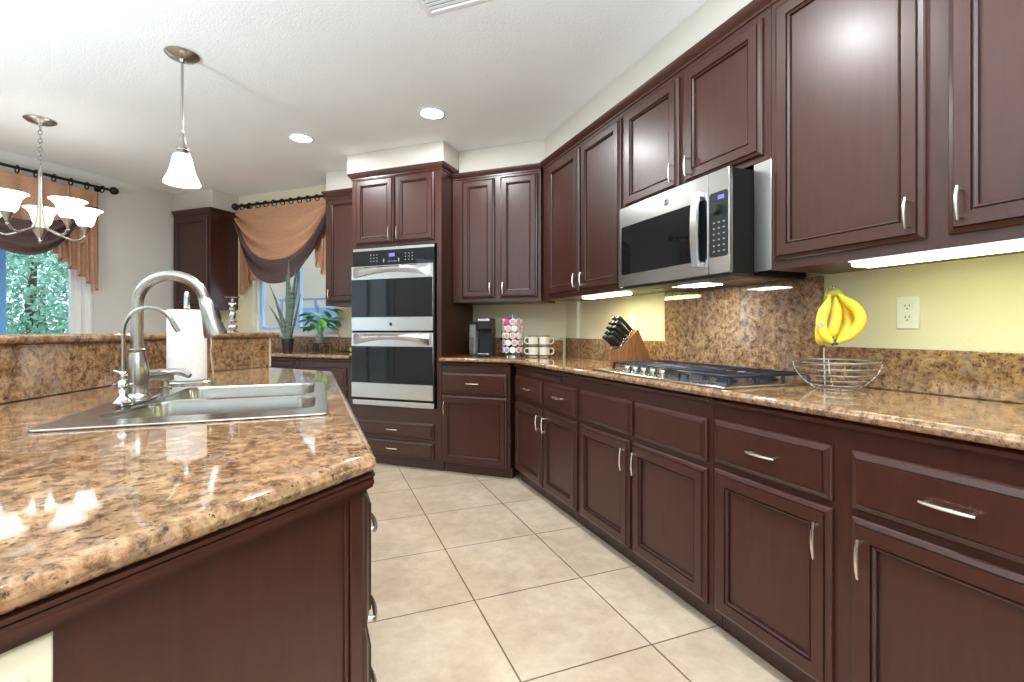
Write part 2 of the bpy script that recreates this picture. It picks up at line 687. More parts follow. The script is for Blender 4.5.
# windows
def window(name, loc, rz, x0, x1, z0, z1, mull, sill=True, sashes='vinyl'):
    root = bpy.data.objects.new(name, None)
    COL.objects.link(root)
    root.location = loc
    root.rotation_euler = (0, 0, rz)
    struct(root)
    f = MB()
    w = .045
    for a, b, c, d in ((x0, x0 + w, z0, z1), (x1 - w, x1, z0, z1), (x0 + w, x1 - w, z0, z0 + w), (x0 + w, x1 - w, z1 - w, z1)):
        f.box(a, b, .05, .11, c, d, .003)
    f.build('window_frame', M['vinyl'], root)
    if sashes:
        g = MB()
        edges = [x0 + w] + list(mull) + [x1 - w]
        for a, b in zip(edges[:-1], edges[1:]):
            t = .032
            g.box(a, a + t, .06, .10, z0 + w, z1 - w, .003)
            g.box(b - t, b, .06, .10, z0 + w, z1 - w, .003)
            g.box(a + t, b - t, .06, .10, z0 + w, z0 + w + t, .003)
            g.box(a + t, b - t, .06, .10, z1 - w - t, z1 - w, .003)
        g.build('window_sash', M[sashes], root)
    p = MB()
    p.box(x0 + w, x1 - w, .078, .082, z0 + w, z1 - w)
    p.build('window_pane', M['glass'], root, 0)
    if sill:
        k = MB()
        k.box(x0 - .03, x1 + .03, -.03, .05, z0 - .03, z0, .004)
        k.build('window_sill', M['vinyl'], root)
    return root


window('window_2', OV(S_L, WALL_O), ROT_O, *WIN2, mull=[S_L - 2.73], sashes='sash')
window('window_1', OV(S_L, 0), ROT_L, -1.52, -.53, .85, 2.36, mull=[])
window('window_3', OV(S_L, 0), ROT_L, -4.5, -2.4, .05, 2.25, mull=[-3.8, -3.1], sill=False)
window('window_4', (WALL_R + .14, -5.0, 0), PI, .9, 3.6, .05, 2.35, mull=[2.25], sill=False)
window('window_5', (WALL_R + .14, -5.0, 0), PI, 4.4, 7.0, .05, 2.35, mull=[5.7], sill=False)
window('window_6', (-6.0, -5.0, 0), PI / 2, .8, 3.6, .05, 2.35, mull=[2.2], sill=False)
window('window_7', (-6.0, -5.0, 0), PI / 2, 4.4, 5.6, .05, 2.35, mull=[], sill=False)
# casing right of the nook window
m = MB()
m.box(-.525, -.47, -.012, 0, .80, 2.42, .003)
m.box(-.50, -.485, -.02, -.012, .80, 2.42, .002)
o = m.build('trim_1', M['vinyl'], None)
mm = Matrix.Translation(OV(S_L, 0)) @ Matrix.Rotation(ROT_L, 4, 'Z')
o.location = mm @ o.location
o.rotation_euler = (0, 0, ROT_L)
struct(o)

# ------------------------------------------------------------------ cabinets
DOOR = [(0, 0), (0, -.009), (.003, -.013), (.014, -.0175), (.0155, -.0160), (.0175, -.0225), (.054, -.0225), (.0555, -.0165), (.0575, -.0165), (.060, -.0205), (.0665, -.0160), (.0675, -.0085), (.0700, -.0085)]
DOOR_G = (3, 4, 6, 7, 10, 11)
DRAW = [(0, 0), (0, -.009), (.003, -.013), (.018, -.0185), (.0195, -.0175), (.0215, -.0225)]
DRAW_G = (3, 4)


def pull(parent, x, z, horiz, y=-.0215, L=.108):
    m = MB()
    pts = []
    for k in range(9):
        t = -1 + 2 * k / 8
        a = t * L / 2
        d = y - .024 + .006 * t * t
        pts.append((x + a, d, z) if horiz else (x, d, z + a))
    m.tube(pts, [.0038, .0044, .0048, .0050, .0052, .0050, .0048, .0044, .0038], 8)
    for t in (-.8, .8):
        a = t * L / 2
        p0 = (x + a, y + .001, z) if horiz else (x, y + .001, z + a)
        p1 = (x + a, y - .021, z) if horiz else (x, y - .021, z + a)
        m.tube([p0, p1], [.0050, .0042], 8)
    return m.build('handle', M['handle'], parent)


def add_door(root, x0, x1, z0, z1, hx=None, hz=None, name='door', L=.106):
    m = MB()
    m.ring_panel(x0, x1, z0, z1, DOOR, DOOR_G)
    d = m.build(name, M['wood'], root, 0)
    if hx is not None:
        pull(d, hx, hz, False, L=L)
    return d


def add_drawer(root, x0, x1, z0, z1, handle=True):
    m = MB()
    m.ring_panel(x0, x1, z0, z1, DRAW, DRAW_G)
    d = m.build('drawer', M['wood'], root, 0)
    if handle:
        pull(d, (x0 + x1) / 2, (z0 + z1) / 2, True)
    return d


def base_carcass(root, w, depth, right_end=False):
    m = MB()
    m.box(.001, w - .001, 0, depth, .085, .880)
    m.build('carcass', M['wood'], root, 0)
    m = MB()
    m.box(.001, w - .001, .045, depth, .001, .084)
    m.build('toe_kick', M['wood'], root, 0)
    m = MB()
    m.ring_panel(.001, w - .001, .852, .880, [(0, 0), (0, -.006), (.004, -.010), (.006, -.016), (.009, -.020)])
    m.build('moulding', M['wood'], root, 20)


FACE_R = 1.368


def ry(root_y, y):
    return root_y - y


# right run: corner double cabinet
c = thing('base_cabinet', 'double-door base cabinet with two small drawers and a pull-out board, next to the inner corner', 'cabinet', (FACE_R, 3.375, 0), ROT_R, 'base cabinets along the right wall')
base_carcass(c, .975, .535)
add_drawer(c, .02, .488, .632, .795)
add_drawer(c, .512, .945, .632, .795)
add_door(c, .02, .488, .095, .607, .488 - .034, .515)
add_door(c, .512, .945, .095, .607, .512 + .034, .515)
m = MB(); m.box(.30, .74, -.014, 0, .812, .838, .003)
m.build('pull_out_board', M['wood'], c)
# cooktop cabinet
c = thing('base_cabinet', 'double-door base cabinet with two blank drawer fronts under the gas cooktop', 'cabinet', (FACE_R, 2.398, 0), ROT_R, 'base cabinets along the right wall')
base_carcass(c, .988, .535)
add_drawer(c, .012, .490, .632, .795, False)
add_drawer(c, .517, .966, .632, .795, False)
add_door(c, .012, .475, .095, .607, .475 - .034, .515)
add_door(c, .500, .966, .095, .607, .500 + .034, .515)
# near cabinet
c = thing('base_cabinet', 'double-door base cabinet with two wide handled drawers, closest to the camera below the fruit basket', 'cabinet', (FACE_R, 1.409, 0), ROT_R, 'base cabinets along the right wall')
base_carcass(c, 1.008, .535)
add_drawer(c, .018, .458, .642, .800)
add_drawer(c, .514, .974, .642, .800)
add_door(c, .018, .458, .095, .620, .458 - .034, .520)
add_door(c, .514, .974, .095, .620, .514 + .034, .520)
c = thing('base_cabinet', 'base cabinet at the near end of the right run', 'cabinet', (FACE_R, .398, 0), ROT_R, 'base cabinets along the right wall')
base_carcass(c, .95, .535)
add_drawer(c, .03, .92, .642, .800)
add_door(c, .03, .465, .095, .620, .43, .52)
add_door(c, .485, .92, .095, .620, .52, .52)

# oven run base
FACE_O = .044
c = thing('base_cabinet', 'single-door base cabinet with one drawer between the oven tower and the corner', 'cabinet', OV(.626, FACE_O), ROT_O)
base_carcass(c, .584, .53)
add_drawer(c, .004, .559, .635, .797)
add_door(c, .004, .559, .085, .617, .004 + .034, .520)
# corner filler between both runs
m = MB(); m.keep = True
m.slab([P(.040, FACE_O), P(.030, .50), (1.50, 3.40), (FACE_R, 3.377), P(.024, FACE_O + .004)], .001, .872, .0005)

# oven tower
TW = .866
tower = thing('oven_cabinet', 'tall dark wood cabinet tower around the double wall oven, two doors above, two drawers below', 'cabinet', OV(1.494, .042), ROT_O)
m = MB()
TD = .575
m.box(0, .024, 0, TD, .085, 2.44)
m.box(TW - .040, TW, 0, TD, .085, 2.44)
m.box(.024, TW - .040, 0, TD, 1.822, 2.44)
m.box(.024, TW - .040, 0, TD, .085, .494)
m.box(.024, TW - .040, TD - .02, TD, .494, 1.822)
m.build('carcass', M['wood'], tower, 0)
m = MB(); m.box(0, TW, .04, TD, .001, .084)
m.build('toe_kick', M['wood'], tower, 0)
add_door(tower, .045, .425, 1.850, 2.400, .425 - .034, 1.925)
add_door(tower, .438, .805, 1.850, 2.400, .438 + .034, 1.925)
add_drawer(tower, .045, .805, .252, .378)
add_drawer(tower, .045, .805, .095, .225)


def crown(root, x0, x1, z0, depth, left=True, right=True):
    m = MB()
    prof = [(0, 0), (.006, .004), (.006, .014), (.012, .020), (.024, .036), (.028, .046), (.030, .052)]
    pts = []
    rings = []
    for o_, h in prof:
        a = o_ if left else 0
        b = o_ if right else 0
        rings.append([Vector((x0 - a, depth, z0 + h)), Vector((x0 - a, -o_, z0 + h)), Vector((x1 + b, -o_, z0 + h)), Vector((x1 + b, depth, z0 + h))])
    m.loops(rings, True, True)
    return m.build('crown_moulding', M['wood'], root, 25)


crown(tower, 0, TW, 2.405, TD, True, True)

# cabinets left of the tower, under the window
c = thing('base_cabinet', 'base cabinet just left of the oven tower, partly hidden behind the island', 'cabinet', OV(2.08, FACE_O), ROT_O, 'base cabinets under the window')
base_carcass(c, .58, .53)
add_drawer(c, .02, .53, .642, .80)
add_door(c, .02, .53, .095, .620, .06, .52)
c = thing('base_cabinet', 'base cabinet with a dark pull-out board behind the sink end of the island', 'cabinet', OV(3.08, FACE_O), ROT_O, 'base cabinets under the window')
base_carcass(c, .996, .53)
add_drawer(c, .02, .975, .642, .80)
add_door(c, .02, .485, .095, .620, .45, .52)
add_door(c, .51, .975, .095, .620, .545, .52)
m = MB(); m.box(.30, .95, -.016, 0, .818, .840, .003)
m.build('pull_out_board', M['wood'], c)
c = thing('base_cabinet', 'base cabinet in the window corner behind the raised ledge', 'cabinet', OV(4.10, FACE_O), ROT_O, 'base cabinets under the window')
base_carcass(c, 1.015, .53)
add_door(c, .02, .50, .095, .80, .46, .7)
add_door(c, .52, 1.0, .095, .80, .56, .7)


# upper cabinets
def upper(label, loc, rz, w, depth, z0, z1, doors, group, top=2.360, cl=True, cr=True, zd0=None, zd1=2.335):
    r = thing('wall_cabinet', label, 'cabinet', loc, rz, group)
    m = MB()
    m.box(.0005, w - .0005, 0, depth, z0, z1)
    m.build('carcass', M['wood'], r, 0)
    for d in doors:
        add_door(r, d[0], d[1], zd0, zd1, d[2], zd0 + .076, L=.090)
    crown(r, .0005, w - .0005, top, depth, cl, cr)
    return r


FU = 1.595
DU = WALL_R - FU - .002
GU = 'wall cabinets on the right wall'
yl = 3.372
upper('double-door wall cabinet left of the microwave, reaching into the corner', (FU, yl, 0), ROT_R, yl - 2.316, DU, 1.356, 2.405,
      [(yl - 3.262, yl - 2.801, yl - 2.801 - .034), (yl - 2.775, yl - 2.330, yl - 2.775 + .034)], GU, cl=False, cr=False, zd0=1.382)
yl = 2.315
upper('short double-door wall cabinet above the microwave', (FU, yl, 0), ROT_R, yl - 1.352, DU, 1.785, 2.405,
      [(yl - 2.287, yl - 1.851, yl - 1.851 - .034), (yl - 1.81, yl - 1.384, yl - 1.81 + .034)], GU, cl=False, cr=False, zd0=1.808)
yl = 1.351
upper('large double-door wall cabinet above the bananas and the outlet', (FU, yl, 0), ROT_R, yl - .26, DU, 1.356, 2.405,
      [(yl - 1.327, yl - .842, yl - .842 - .034), (yl - .788, yl - .30, yl - .788 + .034)], GU, cl=False, cr=False, zd0=1.388)
yl = .259
upper('wall cabinet at the near end of the right wall', (FU, yl, 0), ROT_R, .9, DU, 1.356, 2.405,
      [(.04, .44, .40), (.46, .86, .50)], GU, cl=False, cr=False, zd0=1.388)

sl = .622
upper('narrow double-door wall cabinet above the coffee maker, beside the oven tower', OV(sl, .222), ROT_O, sl + .142, WALL_O - .224, 1.356, 2.405,
      [(sl - .530, sl - .243, sl - .243 - .030), (sl - .194, sl + .118, sl - .194 + .030)], None, cl=False, cr=False, zd0=1.385, zd1=2.345)
sl = 1.985
upper('single-door wall cabinet between the window curtain and the oven tower', OV(sl, .27), ROT_O, sl - 1.526, WALL_O - .272, 1.356, 2.405,
      [(.030, .44, .030 + .034)], None, top=2.370, cl=True, cr=False, zd0=1.385, zd1=2.345)
sl = 4.095
upper('single-door wall cabinet in the nook corner left of the window curtain', OV(sl, .29), ROT_O, sl - 3.525, WALL_O - .292, 1.356, 2.405,
      [(.02, .53, None)], None, top=2.370, cl=False, cr=True, zd0=1.385, zd1=2.345)

# ------------------------------------------------------------------ worktops and splashes
m = MB(); m.keep = True
m.slab([(1.331, -.55), (1.331, B.y), P(.626, 0), P(.626, WALL_O - .002), P(-.236, WALL_O - .002), (WALL_R - .002, -.55)], .882, .914, .014)
tag(m.build('worktop', M['granite'], None, 50), 'speckled brown granite worktop running along the right wall and around the corner', 'worktop')
m = MB(); m.keep = True
m.slab([P(1.497, 0), P(S_L - .004, 0), P(S_L - .004, WALL_O - .002), P(1.497, WALL_O - .002)], .882, .914, .014)
tag(m.build('worktop', M['granite'], None, 50), 'granite worktop under the kitchen window carrying the potted plants', 'worktop')


def splash(label, a, b, th, z0, z1, nrm):
    a, b, nrm = Vector((*a, 0)), Vector((*b, 0)), Vector((*nrm, 0))
    m = MB(); m.keep = True
    m.slab([(a)[:2], (b)[:2], (b + nrm * th)[:2], (a + nrm * th)[:2]], z0, z1, .003, seg=2)
    return tag(m.build('backsplash_slab', M['granite'], None, 40), label, 'backsplash')


XW = WALL_R - .001
splash('low granite backsplash strip behind the fruit basket, under the outlet', (XW, -.55), (XW, 1.378), .019, .915, 1.064, (-1, 0))
splash('low granite backsplash strip behind the knife block', (XW, 2.345), (XW, 3.595), .019, .915, 1.064, (-1, 0))
splash('tall granite panel behind the cooktop under the microwave', (XW, 1.380), (XW, 2.343), .022, .915, 1.352, (-1, 0))
splash('low granite backsplash strip behind the coffee maker', P(.60, WALL_O - .001), P(-.212, WALL_O - .001), .019, .915, 1.064, tuple(N)[:2])
splash('low granite backsplash strip under the kitchen window', P(S_L - .01, WALL_O - .001), P(1.53, WALL_O - .001), .019, .915, 1.056, tuple(N)[:2])

# ------------------------------------------------------------------ island
C0, C1, W2, W1, W0 = (.093, .872), (.066, 2.705), (-.277, 3.155), (-.637, 2.795), (-1.0, 1.30)
NEAR_D = Vector((-.345, -.329)).normalized()
NL = (C0[0] + NEAR_D.x * 1.25, C0[1] + NEAR_D.y * 1.25)
SX0, SX1, SY0, SY1 = -.572, .020, 1.312, 2.108
sink_cut = rrect(SX0 + .02, SX1 - .02, SY0 + .02, SY1 - .02, .03, 3)


def round_corner(p, prev, nxt, r, n=5):
    p, a, b = Vector(p), Vector(prev), Vector(nxt)
    d1, d2 = (a - p).normalized(), (b - p).normalized()
    ang = math.acos(max(-1, min(1, d1.dot(d2))))
    t = r / math.tan(ang / 2)
    s0, s1 = p + d1 * t, p + d2 * t
    out = []
    for k in range(n + 1):
        f = k / n
        q = s0 * (1 - f) ** 2 + p * (2 * f * (1 - f)) + s1 * f ** 2
        out.append((q.x, q.y))
    return out


isl_poly = round_corner(C0, NL, C1, .035) + round_corner(C1, C0, W2, .02, 3) + [W2, W1, W0, (-1.15, .45), NL]
m = MB(); m.keep = True
m.slab(isl_poly, .882, .914, .016, holes=[sink_cut])
tag(m.build('island_worktop', M['granite'], None, 50), 'large speckled tan granite island worktop with the sink cut into it', 'worktop')


def inset_poly(p, d):
    p2 = [Vector(q) for q in p]
    area = sum(p2[i - 1].x * p2[i].y - p2[i].x * p2[i - 1].y for i in range(len(p2)))
    sg = 1 if area > 0 else -1
    out = []
    for i in range(len(p2)):
        a, b, c_ = p2[i - 1], p2[i], p2[(i + 1) % len(p2)]
        e1, e2 = (b - a).normalized(), (c_ - b).normalized()
        n1, n2 = Vector((-e1.y, e1.x)) * sg, Vector((-e2.y, e2.x)) * sg
        out.append(b + (n1 + n2) * (d / max(.2, 1 + n1.dot(n2))))
    return [(q.x, q.y) for q in out]


raw = [C0, C1, W2, W1, W0, (-1.15, .45), NL]
ins = inset_poly(raw, .026)
island = thing('island_cabinet', 'dark wood kitchen island base with drawers facing the right run', 'cabinet', (0, 0, 0))
# hollow carcass: walls following the outline, open under the sink
def wall_ring(poly, th, z0, z1):
    inner = inset_poly(poly, th)
    m = MB()
    o0 = [Vector((*q, z0)) for q in poly]; o1 = [Vector((*q, z1)) for q in poly]
    i1 = [Vector((*q, z1)) for q in inner]; i0 = [Vector((*q, z0)) for q in inner]
    m.loops([i0, o0, o1, i1, i0], False, False)
    bmesh.ops.remove_doubles(m.bm, verts=m.bm.verts[:], dist=1e-5)
    return m
wall_ring(ins, .02, .085, .8808).build('carcass', M['wood'], island, 0)
wall_ring(inset_poly(raw, .085), .02, .001, .0845).build('toe_kick', M['wood'], island, 0)
# moulding below the worktop, near side and drawer side
m = MB()
for i0, h0, h1 in ((.004, .876, .8808), (.009, .873, .876), (.006, .868, .873), (.005, .862, .868), (.007, .857, .862), (.014, .853, .857), (.018, .847, .853), (.022, .842, .847)):
    po = inset_poly(raw, i0)
    pi_ = inset_poly(raw, .0259)
    o0 = [Vector((*q, h0)) for q in po]; o1 = [Vector((*q, h1)) for q in po]
    i1 = [Vector((*q, h1)) for q in pi_]; i0_ = [Vector((*q, h0)) for q in pi_]
    m.loops([i0_, o0, o1, i1], False, False)
m.build('moulding', M['wood'], island, 30)
# drawer bank on the +X side : local frame x along +Y, front at -y  (rot 90deg)
a0, a1 = Vector(ins[0]), Vector(ins[1])
dv = (a1 - a0).normalized()
ang = math.atan2(dv.y, dv.x)
MR = Matrix.Translation((a0.x, a0.y, 0)) @ Matrix.Rotation(ang, 4, 'Z')


def xf(o, mat):
    o.data.transform(mat)


def isl_front(kind, x0, x1, z0, z1, hx=None, hz=None, horiz=True):
    m = MB()
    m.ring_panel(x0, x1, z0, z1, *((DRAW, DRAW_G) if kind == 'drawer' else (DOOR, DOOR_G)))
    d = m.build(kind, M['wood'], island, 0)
    xf(d, MR)
    if hx is not None:
        h = pull(d, hx, hz, horiz)
        xf(h, MR)


for z0, z1, hz_ in ((.590, .830, .718), (.425, .565, .533), (.100, .405, .372)):
    isl_front('drawer', .030, .50, z0, z1, .20, hz_)
isl_front('drawer', .53, .98, .655, .80, None)
isl_front('drawer', 1.0, 1.45, .655, .80, None)
isl_front('door', .53, .98, .10, .635, .945, .53, False)
isl_front('door', 1.0, 1.45, .10, .635, 1.035, .53, False)
# corner post strip on the near side panel
b0 = Vector(ins[0]); b1 = Vector(ins[-1])
dv2 = (b0 - b1).normalized()
MN = Matrix.Translation((b1.x, b1.y, 0)) @ Matrix.Rotation(math.atan2(dv2.y, dv2.x), 4, 'Z')
LN = (b0 - b1).length
m = MB()
m.box(LN - .030, LN - .002, -.005, 0, .09, .860, .0015)
m.box(LN - .042, LN - .034, -.003, 0, .09, .860, .001)
d = m.build('corner_strip', M['wood'], island)
xf(d, MN)

# half wall and raised ledge behind the sink
def offs(p, d):   # offset a polyline to its left (away from the kitchen)
    p = [Vector(q) for q in p]
    out = []
    for i, q in enumerate(p):
        e = []
        if i: e.append((p[i] - p[i - 1]).normalized())
        if i < len(p) - 1: e.append((p[i + 1] - p[i]).normalized())
        ns = [Vector((-x.y, x.x)) for x in e]
        s_ = sum(ns, Vector((0, 0)))
        s_ = s_ / (1 + ns[0].dot(ns[-1])) if len(ns) == 2 else s_
        out.append(q + s_ * d)
    return [(q.x, q.y) for q in out]


line = [(-1.15, .45), W0, W1, W2]
def band(l, d0, d1):
    return offs(l, d0) + list(reversed(offs(l, d1)))
m = MB(); m.keep = True
m.slab(band(line, .022, .14), .001, 1.086, .002, seg=1)
struct(m.build('wall_half', M['wall'], None, 0))
m = MB(); m.keep = True
m.slab(band(line, .001, .021), .915, 1.086, .002, seg=1)
tag(m.build('backsplash_slab', M['granite'], None, 0), 'granite backsplash of the raised ledge behind the sink', 'backsplash')
e = (Vector(W2) - Vector(W1)).normalized()
m = MB(); m.keep = True
q0 = Vector(W2) + e * .001
q1 = Vector(W2) + e * .014
nl = Vector((-e.y, e.x))
m.slab([tuple(q0), tuple(q1), tuple(q1 + nl * .14), tuple(q0 + nl * .14)], .915, 1.086, .001, seg=1)
tag(m.build('edge_trim', M['cream_trim'], None, 0), 'pale vertical trim strip closing the end of the raised ledge wall', 'trim strip')
line2 = line[:-1] + [tuple(Vector(W2) + e * .075)]
lp = band(line2, -.022, .22)
m = MB(); m.keep = True
n2 = len(line2)
end_a, end_b = lp[n2 - 1], lp[n2]
lp2 = lp[:n2 - 1] + round_corner(end_a, lp[n2 - 2], end_b, .04) + round_corner(end_b, end_a, lp[n2 + 1], .06) + lp[n2 + 1:]
m.slab(lp2, 1.087, 1.116, .013)
tag(m.build('ledge_cap', M['granite'], None, 50), 'raised granite bar ledge behind the sink', 'ledge')

# ------------------------------------------------------------------ sink
sink = thing('kitchen_sink', 'double-bowl stainless steel drop-in sink in the island', 'sink', (0, 0, .914))
B1 = [(x - (.040 if x < -.2 and y < 1.55 else 0), y) for x, y in rrect(-.458, -.012, 1.405, 1.692, .055, 6)]
B2 = rrect(-.448, -.018, 1.728, 2.085, .055, 6)
m = MB()
m.slab(rrect(SX0, SX1, SY0, SY1, .014, 4), .0005, .0065, .0028, holes=[B1, B2], seg=2)
m.build('rim', M['sinksteel'], sink, 50)
for poly, dep in ((B1, .19), (B2, .20)):
    cx = sum(p[0] for p in poly) / len(poly); cy = sum(p[1] for p in poly) / len(poly)
    m = MB()
    rings = []
    for k, z in ((1.0, .006), (.985, -.004), (.965, -.10), (.94, -dep + .03), (.90, -dep + .008), (.80, -dep), (.12, -dep - .006)):
        rings.append([Vector((cx + (p[0] - cx) * k, cy + (p[1] - cy) * k, z)) for p in poly])
    m.loops(rings, False, True)
    bw = m.build('bowl', M['sinksteel'], sink, 60, recalc=False)
    m = MB()
    m.lathe([(.0, -dep - .004), (.030, -dep - .004), (.042, -dep + .004), (.044, -dep + .001)], (cx, cy, 0), 20)
    m.build('drain', M['chrome'], bw)

# ------------------------------------------------------------------ taps
DZ = .9212
fa = thing('kitchen_faucet', 'brushed nickel pull-down gooseneck faucet beside the sink', 'faucet', (-.503, 1.742, DZ))
m = MB()
pl_ = []
for k in range(28):
    a = 2 * PI * k / 28
    pl_.append((.036 * math.cos(a) * (1 + .0 * math.sin(a)), .02 + .145 * math.sin(a)))
m.slab(pl_, 0, .007, .003, seg=2)
m.build('deck_plate', M['chrome'], fa)
m = MB()
m.lathe([(.035, .007), (.035, .012), (.030, .018), (.0265, .026), (.0285, .05), (.0305, .072), (.0290, .098), (.0225, .128), (.0190, .142), (.0215, .146), (.0215, .151), (.0175, .154), (.0175, .160)], seg=28)
m.build('body', M['nickel'], fa)
R = .087
zc = .286
pts = [(0, 0, .156), (0, 0, .20), (0, 0, zc)] + [(R - R * math.cos(t), 0, zc + R * math.sin(t)) for t in [math.radians(165) * k / 22 for k in range(1, 23)]]
m = MB(); m.tube(pts, .0162, 16)
m.build('spout', M['nickel'], fa)
tip = Vector(pts[-1]); td = Vector((math.sin(math.radians(165)), 0, math.cos(math.radians(165))))
m = MB()
m.tube([tip - td * .002, tip + td * .012, tip + td * .014, tip + td * .06, tip + td * .112, tip + td * .122, tip + td * .123], [.0170, .0174, .0190, .0225, .0320, .0315, .020], 20)
hd = m.build('spray_head', M['nickel'], fa)
m = MB()
bx = td.cross(Vector((0, 1, 0)))
if bx.x < 0: bx = -bx
q = tip + td * .055 + bx * .0215
m.tube([q - td * .026, q - td * .02, q + td * .02, q + td * .026], [.004, .0065, .0065, .004], 10)
m.build('spray_button', M['black'], hd)
hdir = Vector((.62, .78, 0)).normalized()
m = MB()
m.tube([hdir * .018 + Vector((0, 0, .072)), hdir * .058 + Vector((0, 0, .072))], .0165, 16)
m.tube([hdir * .058 + Vector((0, 0, .072)), hdir * .062 + Vector((0, 0, .072))], .018, 16)
m.build('handle_hub', M['nickel'], fa)
m = MB()
m.tube([hdir * .062 + Vector((0, 0, .072)), hdir * .080 + Vector((.006, 0, .074)), hdir * .098 + Vector((.018, -.01, .078)), hdir * .115 + Vector((.034, -.03, .074)), hdir * .122 + Vector((.046, -.045, .064))], [.018, .0145, .0105, .0125, .0080], 12)
m.build('handle', M['nickel'], fa)

ff = thing('filter_faucet', 'thin nickel drinking-water faucet with a cross knob, nearest tap to the camera', 'faucet', (-.503, 1.632, DZ + .008))
m = MB()
m.lathe([(.026, 0), (.026, .003), (.019, .008), (.012, .018), (.0095, .026), (.013, .034), (.0165, .042), (.0165, .052), (.012, .060), (.0095, .066), (.0105, .070), (.0105, .082), (.008, .086), (.005, .088)], seg=20)
m.build('body', M['chrome'], ff)
m = MB()
m.tube([(-.024, 0, .050), (.024, 0, .050)], .0045, 8)
m.tube([(0, -.024, .050), (0, .024, .050)], .0045, 8)
m.tube([(-.006, .004, .084), (-.022, .004, .088)], .004, 8)
m.build('cross_knob', M['chrome'], ff)
pts = [(0, 0, .086), (0, 0, .17)] + [(.060 - .060 * math.cos(t), 0, .194 + .070 * math.sin(t)) for t in [math.radians(158) * k / 16 for k in range(17)]]
pts.append((pts[-1][0] + .012, 0, pts[-1][2] - .022))
m = MB(); m.tube(pts, .0056, 10)
m.tube([pts[-2], (pts[-1][0] + .001, 0, pts[-1][2] - .002)], .0066, 10)
m.build('spout', M['nickel'], ff)

sd = thing('soap_dispenser', 'short ribbed nickel soap dispenser between the faucet and the paper towels', 'soap dispenser', (-.512, 2.062, DZ))
m = MB()
m.lathe([(.020, 0), (.020, .004), (.013, .008), (.011, .028)], seg=20)
m.build('base', M['nickel'], sd)
m = MB()
rings = []
for r, h in ((.019, .028), (.024, .031), (.024, .046), (.019, .052), (.008, .054)):
    rings.append([Vector(((r + (.0012 if k % 2 and .030 < h < .05 else 0)) * math.cos(2 * PI * k / 40), (r + (.0012 if k % 2 and .030 < h < .05 else 0)) * math.sin(2 * PI * k / 40), h)) for k in range(40)])
m.loops(rings)
m.tube([(.0, 0, .050), (.02, .0, .056), (.052, 0, .050)], [.007, .006, .004], 8)
m.build('pump_head', M['nickel'], sd)

# paper towels
th = thing('paper_towel_holder', 'steel paper towel holder with a round base and side arm beside the sink', 'paper towel holder', (-.497, 2.295, .9145))
m = MB(); m.lathe([(.098, 0), (.098, .010), (.094, .014), (.010, .016)], seg=36)
m.build('base', M['steel'], th)
m = MB(); m.lathe([(.008, .014), (.008, .30), (.012, .305), (.012, .31), (.011, .345), (.010, .362), (.006, .370), (.001, .372)], seg=16)
m.build('post', M['chrome'], th)
m = MB(); m.tube([(.092, .0, .014), (.090, 0, .05), (.082, 0, .13), (.085, 0, .16), (.0815, 0, .19)], .0035, 8)
m.sphere((.0815, 0, .19), .007)
o = m.build('tension_arm', M['steel'], th)
pt = thing('paper_towel_roll', 'white paper towel roll standing on the steel holder', 'paper towels', (-.497, 2.295, .9145 + .0165))
m = MB()
m.lathe([(.021, .0), (.0675, .0), (.068, .002), (.068, .277), (.0675, .279), (.021, .279), (.021, 0)], seg=40, close0=False, close1=False)
m.build('sheets', M['paper'], pt, 30)
m = MB()
m.lathe([(.0205, 0), (.0205, .279), (.0185, .279), (.0185, 0), (.0205, 0)], seg=24, close0=False, close1=False)
m.build('cardboard_core', M['bamboo'], pt)

# things on the ledge
ch = thing('candle_holder', 'chrome stacked-bead candle holder on the raised ledge', 'candle holder', (-.46, 3.14, 1.1165))
m = MB()
m.lathe([(.030, 0), (.030, .006), (.018, .012), (.026, .025), (.026, .035), (.014, .046), (.022, .058), (.022, .066), (.012, .074), (.016, .090), (.019, .105), (.010, .118), (.020, .130), (.020, .138), (.008, .146), (.024, .158), (.022, .166), (.007, .174), (.006, .190), (.036, .196), (.038, .200), (.010, .2005)], seg=20)
m.build('stem', M['chrome'], ch, 50)
wo = thing('lever_corkscrew', 'small black-handled chrome lever corkscrew on the ledge left of the candle holder', 'corkscrew', (-.505, 3.075, 1.1165))
m = MB(); m.lathe([(.016, 0), (.016, .012), (.010, .02), (.010, .055), (.006, .06)], seg=14)
m.tube([(0, 0, .045), (-.012, -.012, .075), (-.022, -.02, .095)], [.006, .005, .005], 8)
m.build('body', M['chrome'], wo)
m = MB(); m.tube([(-.020, -.018, .090), (-.034, -.03, .118), (-.038, -.034, .124)], [.0065, .0075, .004], 8)
m.build('lever_grip', M['black'], wo)

# ------------------------------------------------------------------ wall oven
OW = .79
ov = thing('double_wall_oven', 'stainless steel double wall oven with black glass doors in the cabinet tower', 'oven', OV(1.470, .040, 0), ROT_O)
m = MB()
m.box(0, OW, -.020, -.001, 1.792, 1.815, .002)
m.build('top_trim', M['steel_h'], ov)
m = MB(); m.box(.02, OW - .02, 0.002, .54, .505, 1.80)
m.build('body', M['dark'], ov, 0)
m = MB(); m.box(0, OW, -.022, -.001, 1.668, 1.791, .002)
cp = m.build('control_panel', M['blackglass'], ov)
m = MB(); m.box(.365, .42, -.0235, -.022, 1.735, 1.763)
m.build('clock_display', M['blueled'], cp)
for gx in (.18, .52):
    for i in range(3):
        for j in range(3):
            m = MB(); m.box(gx + i * .032, gx + i * .032 + .009, -.0232, -.022, 1.70 + j * .026, 1.707 + j * .026)
            m.build('touch_key', M['print'], cp, 0)
m = MB()
for k in range(3):
    m.box(.355 + k * .03, .375 + k * .03, -.0232, -.022, 1.695, 1.699)
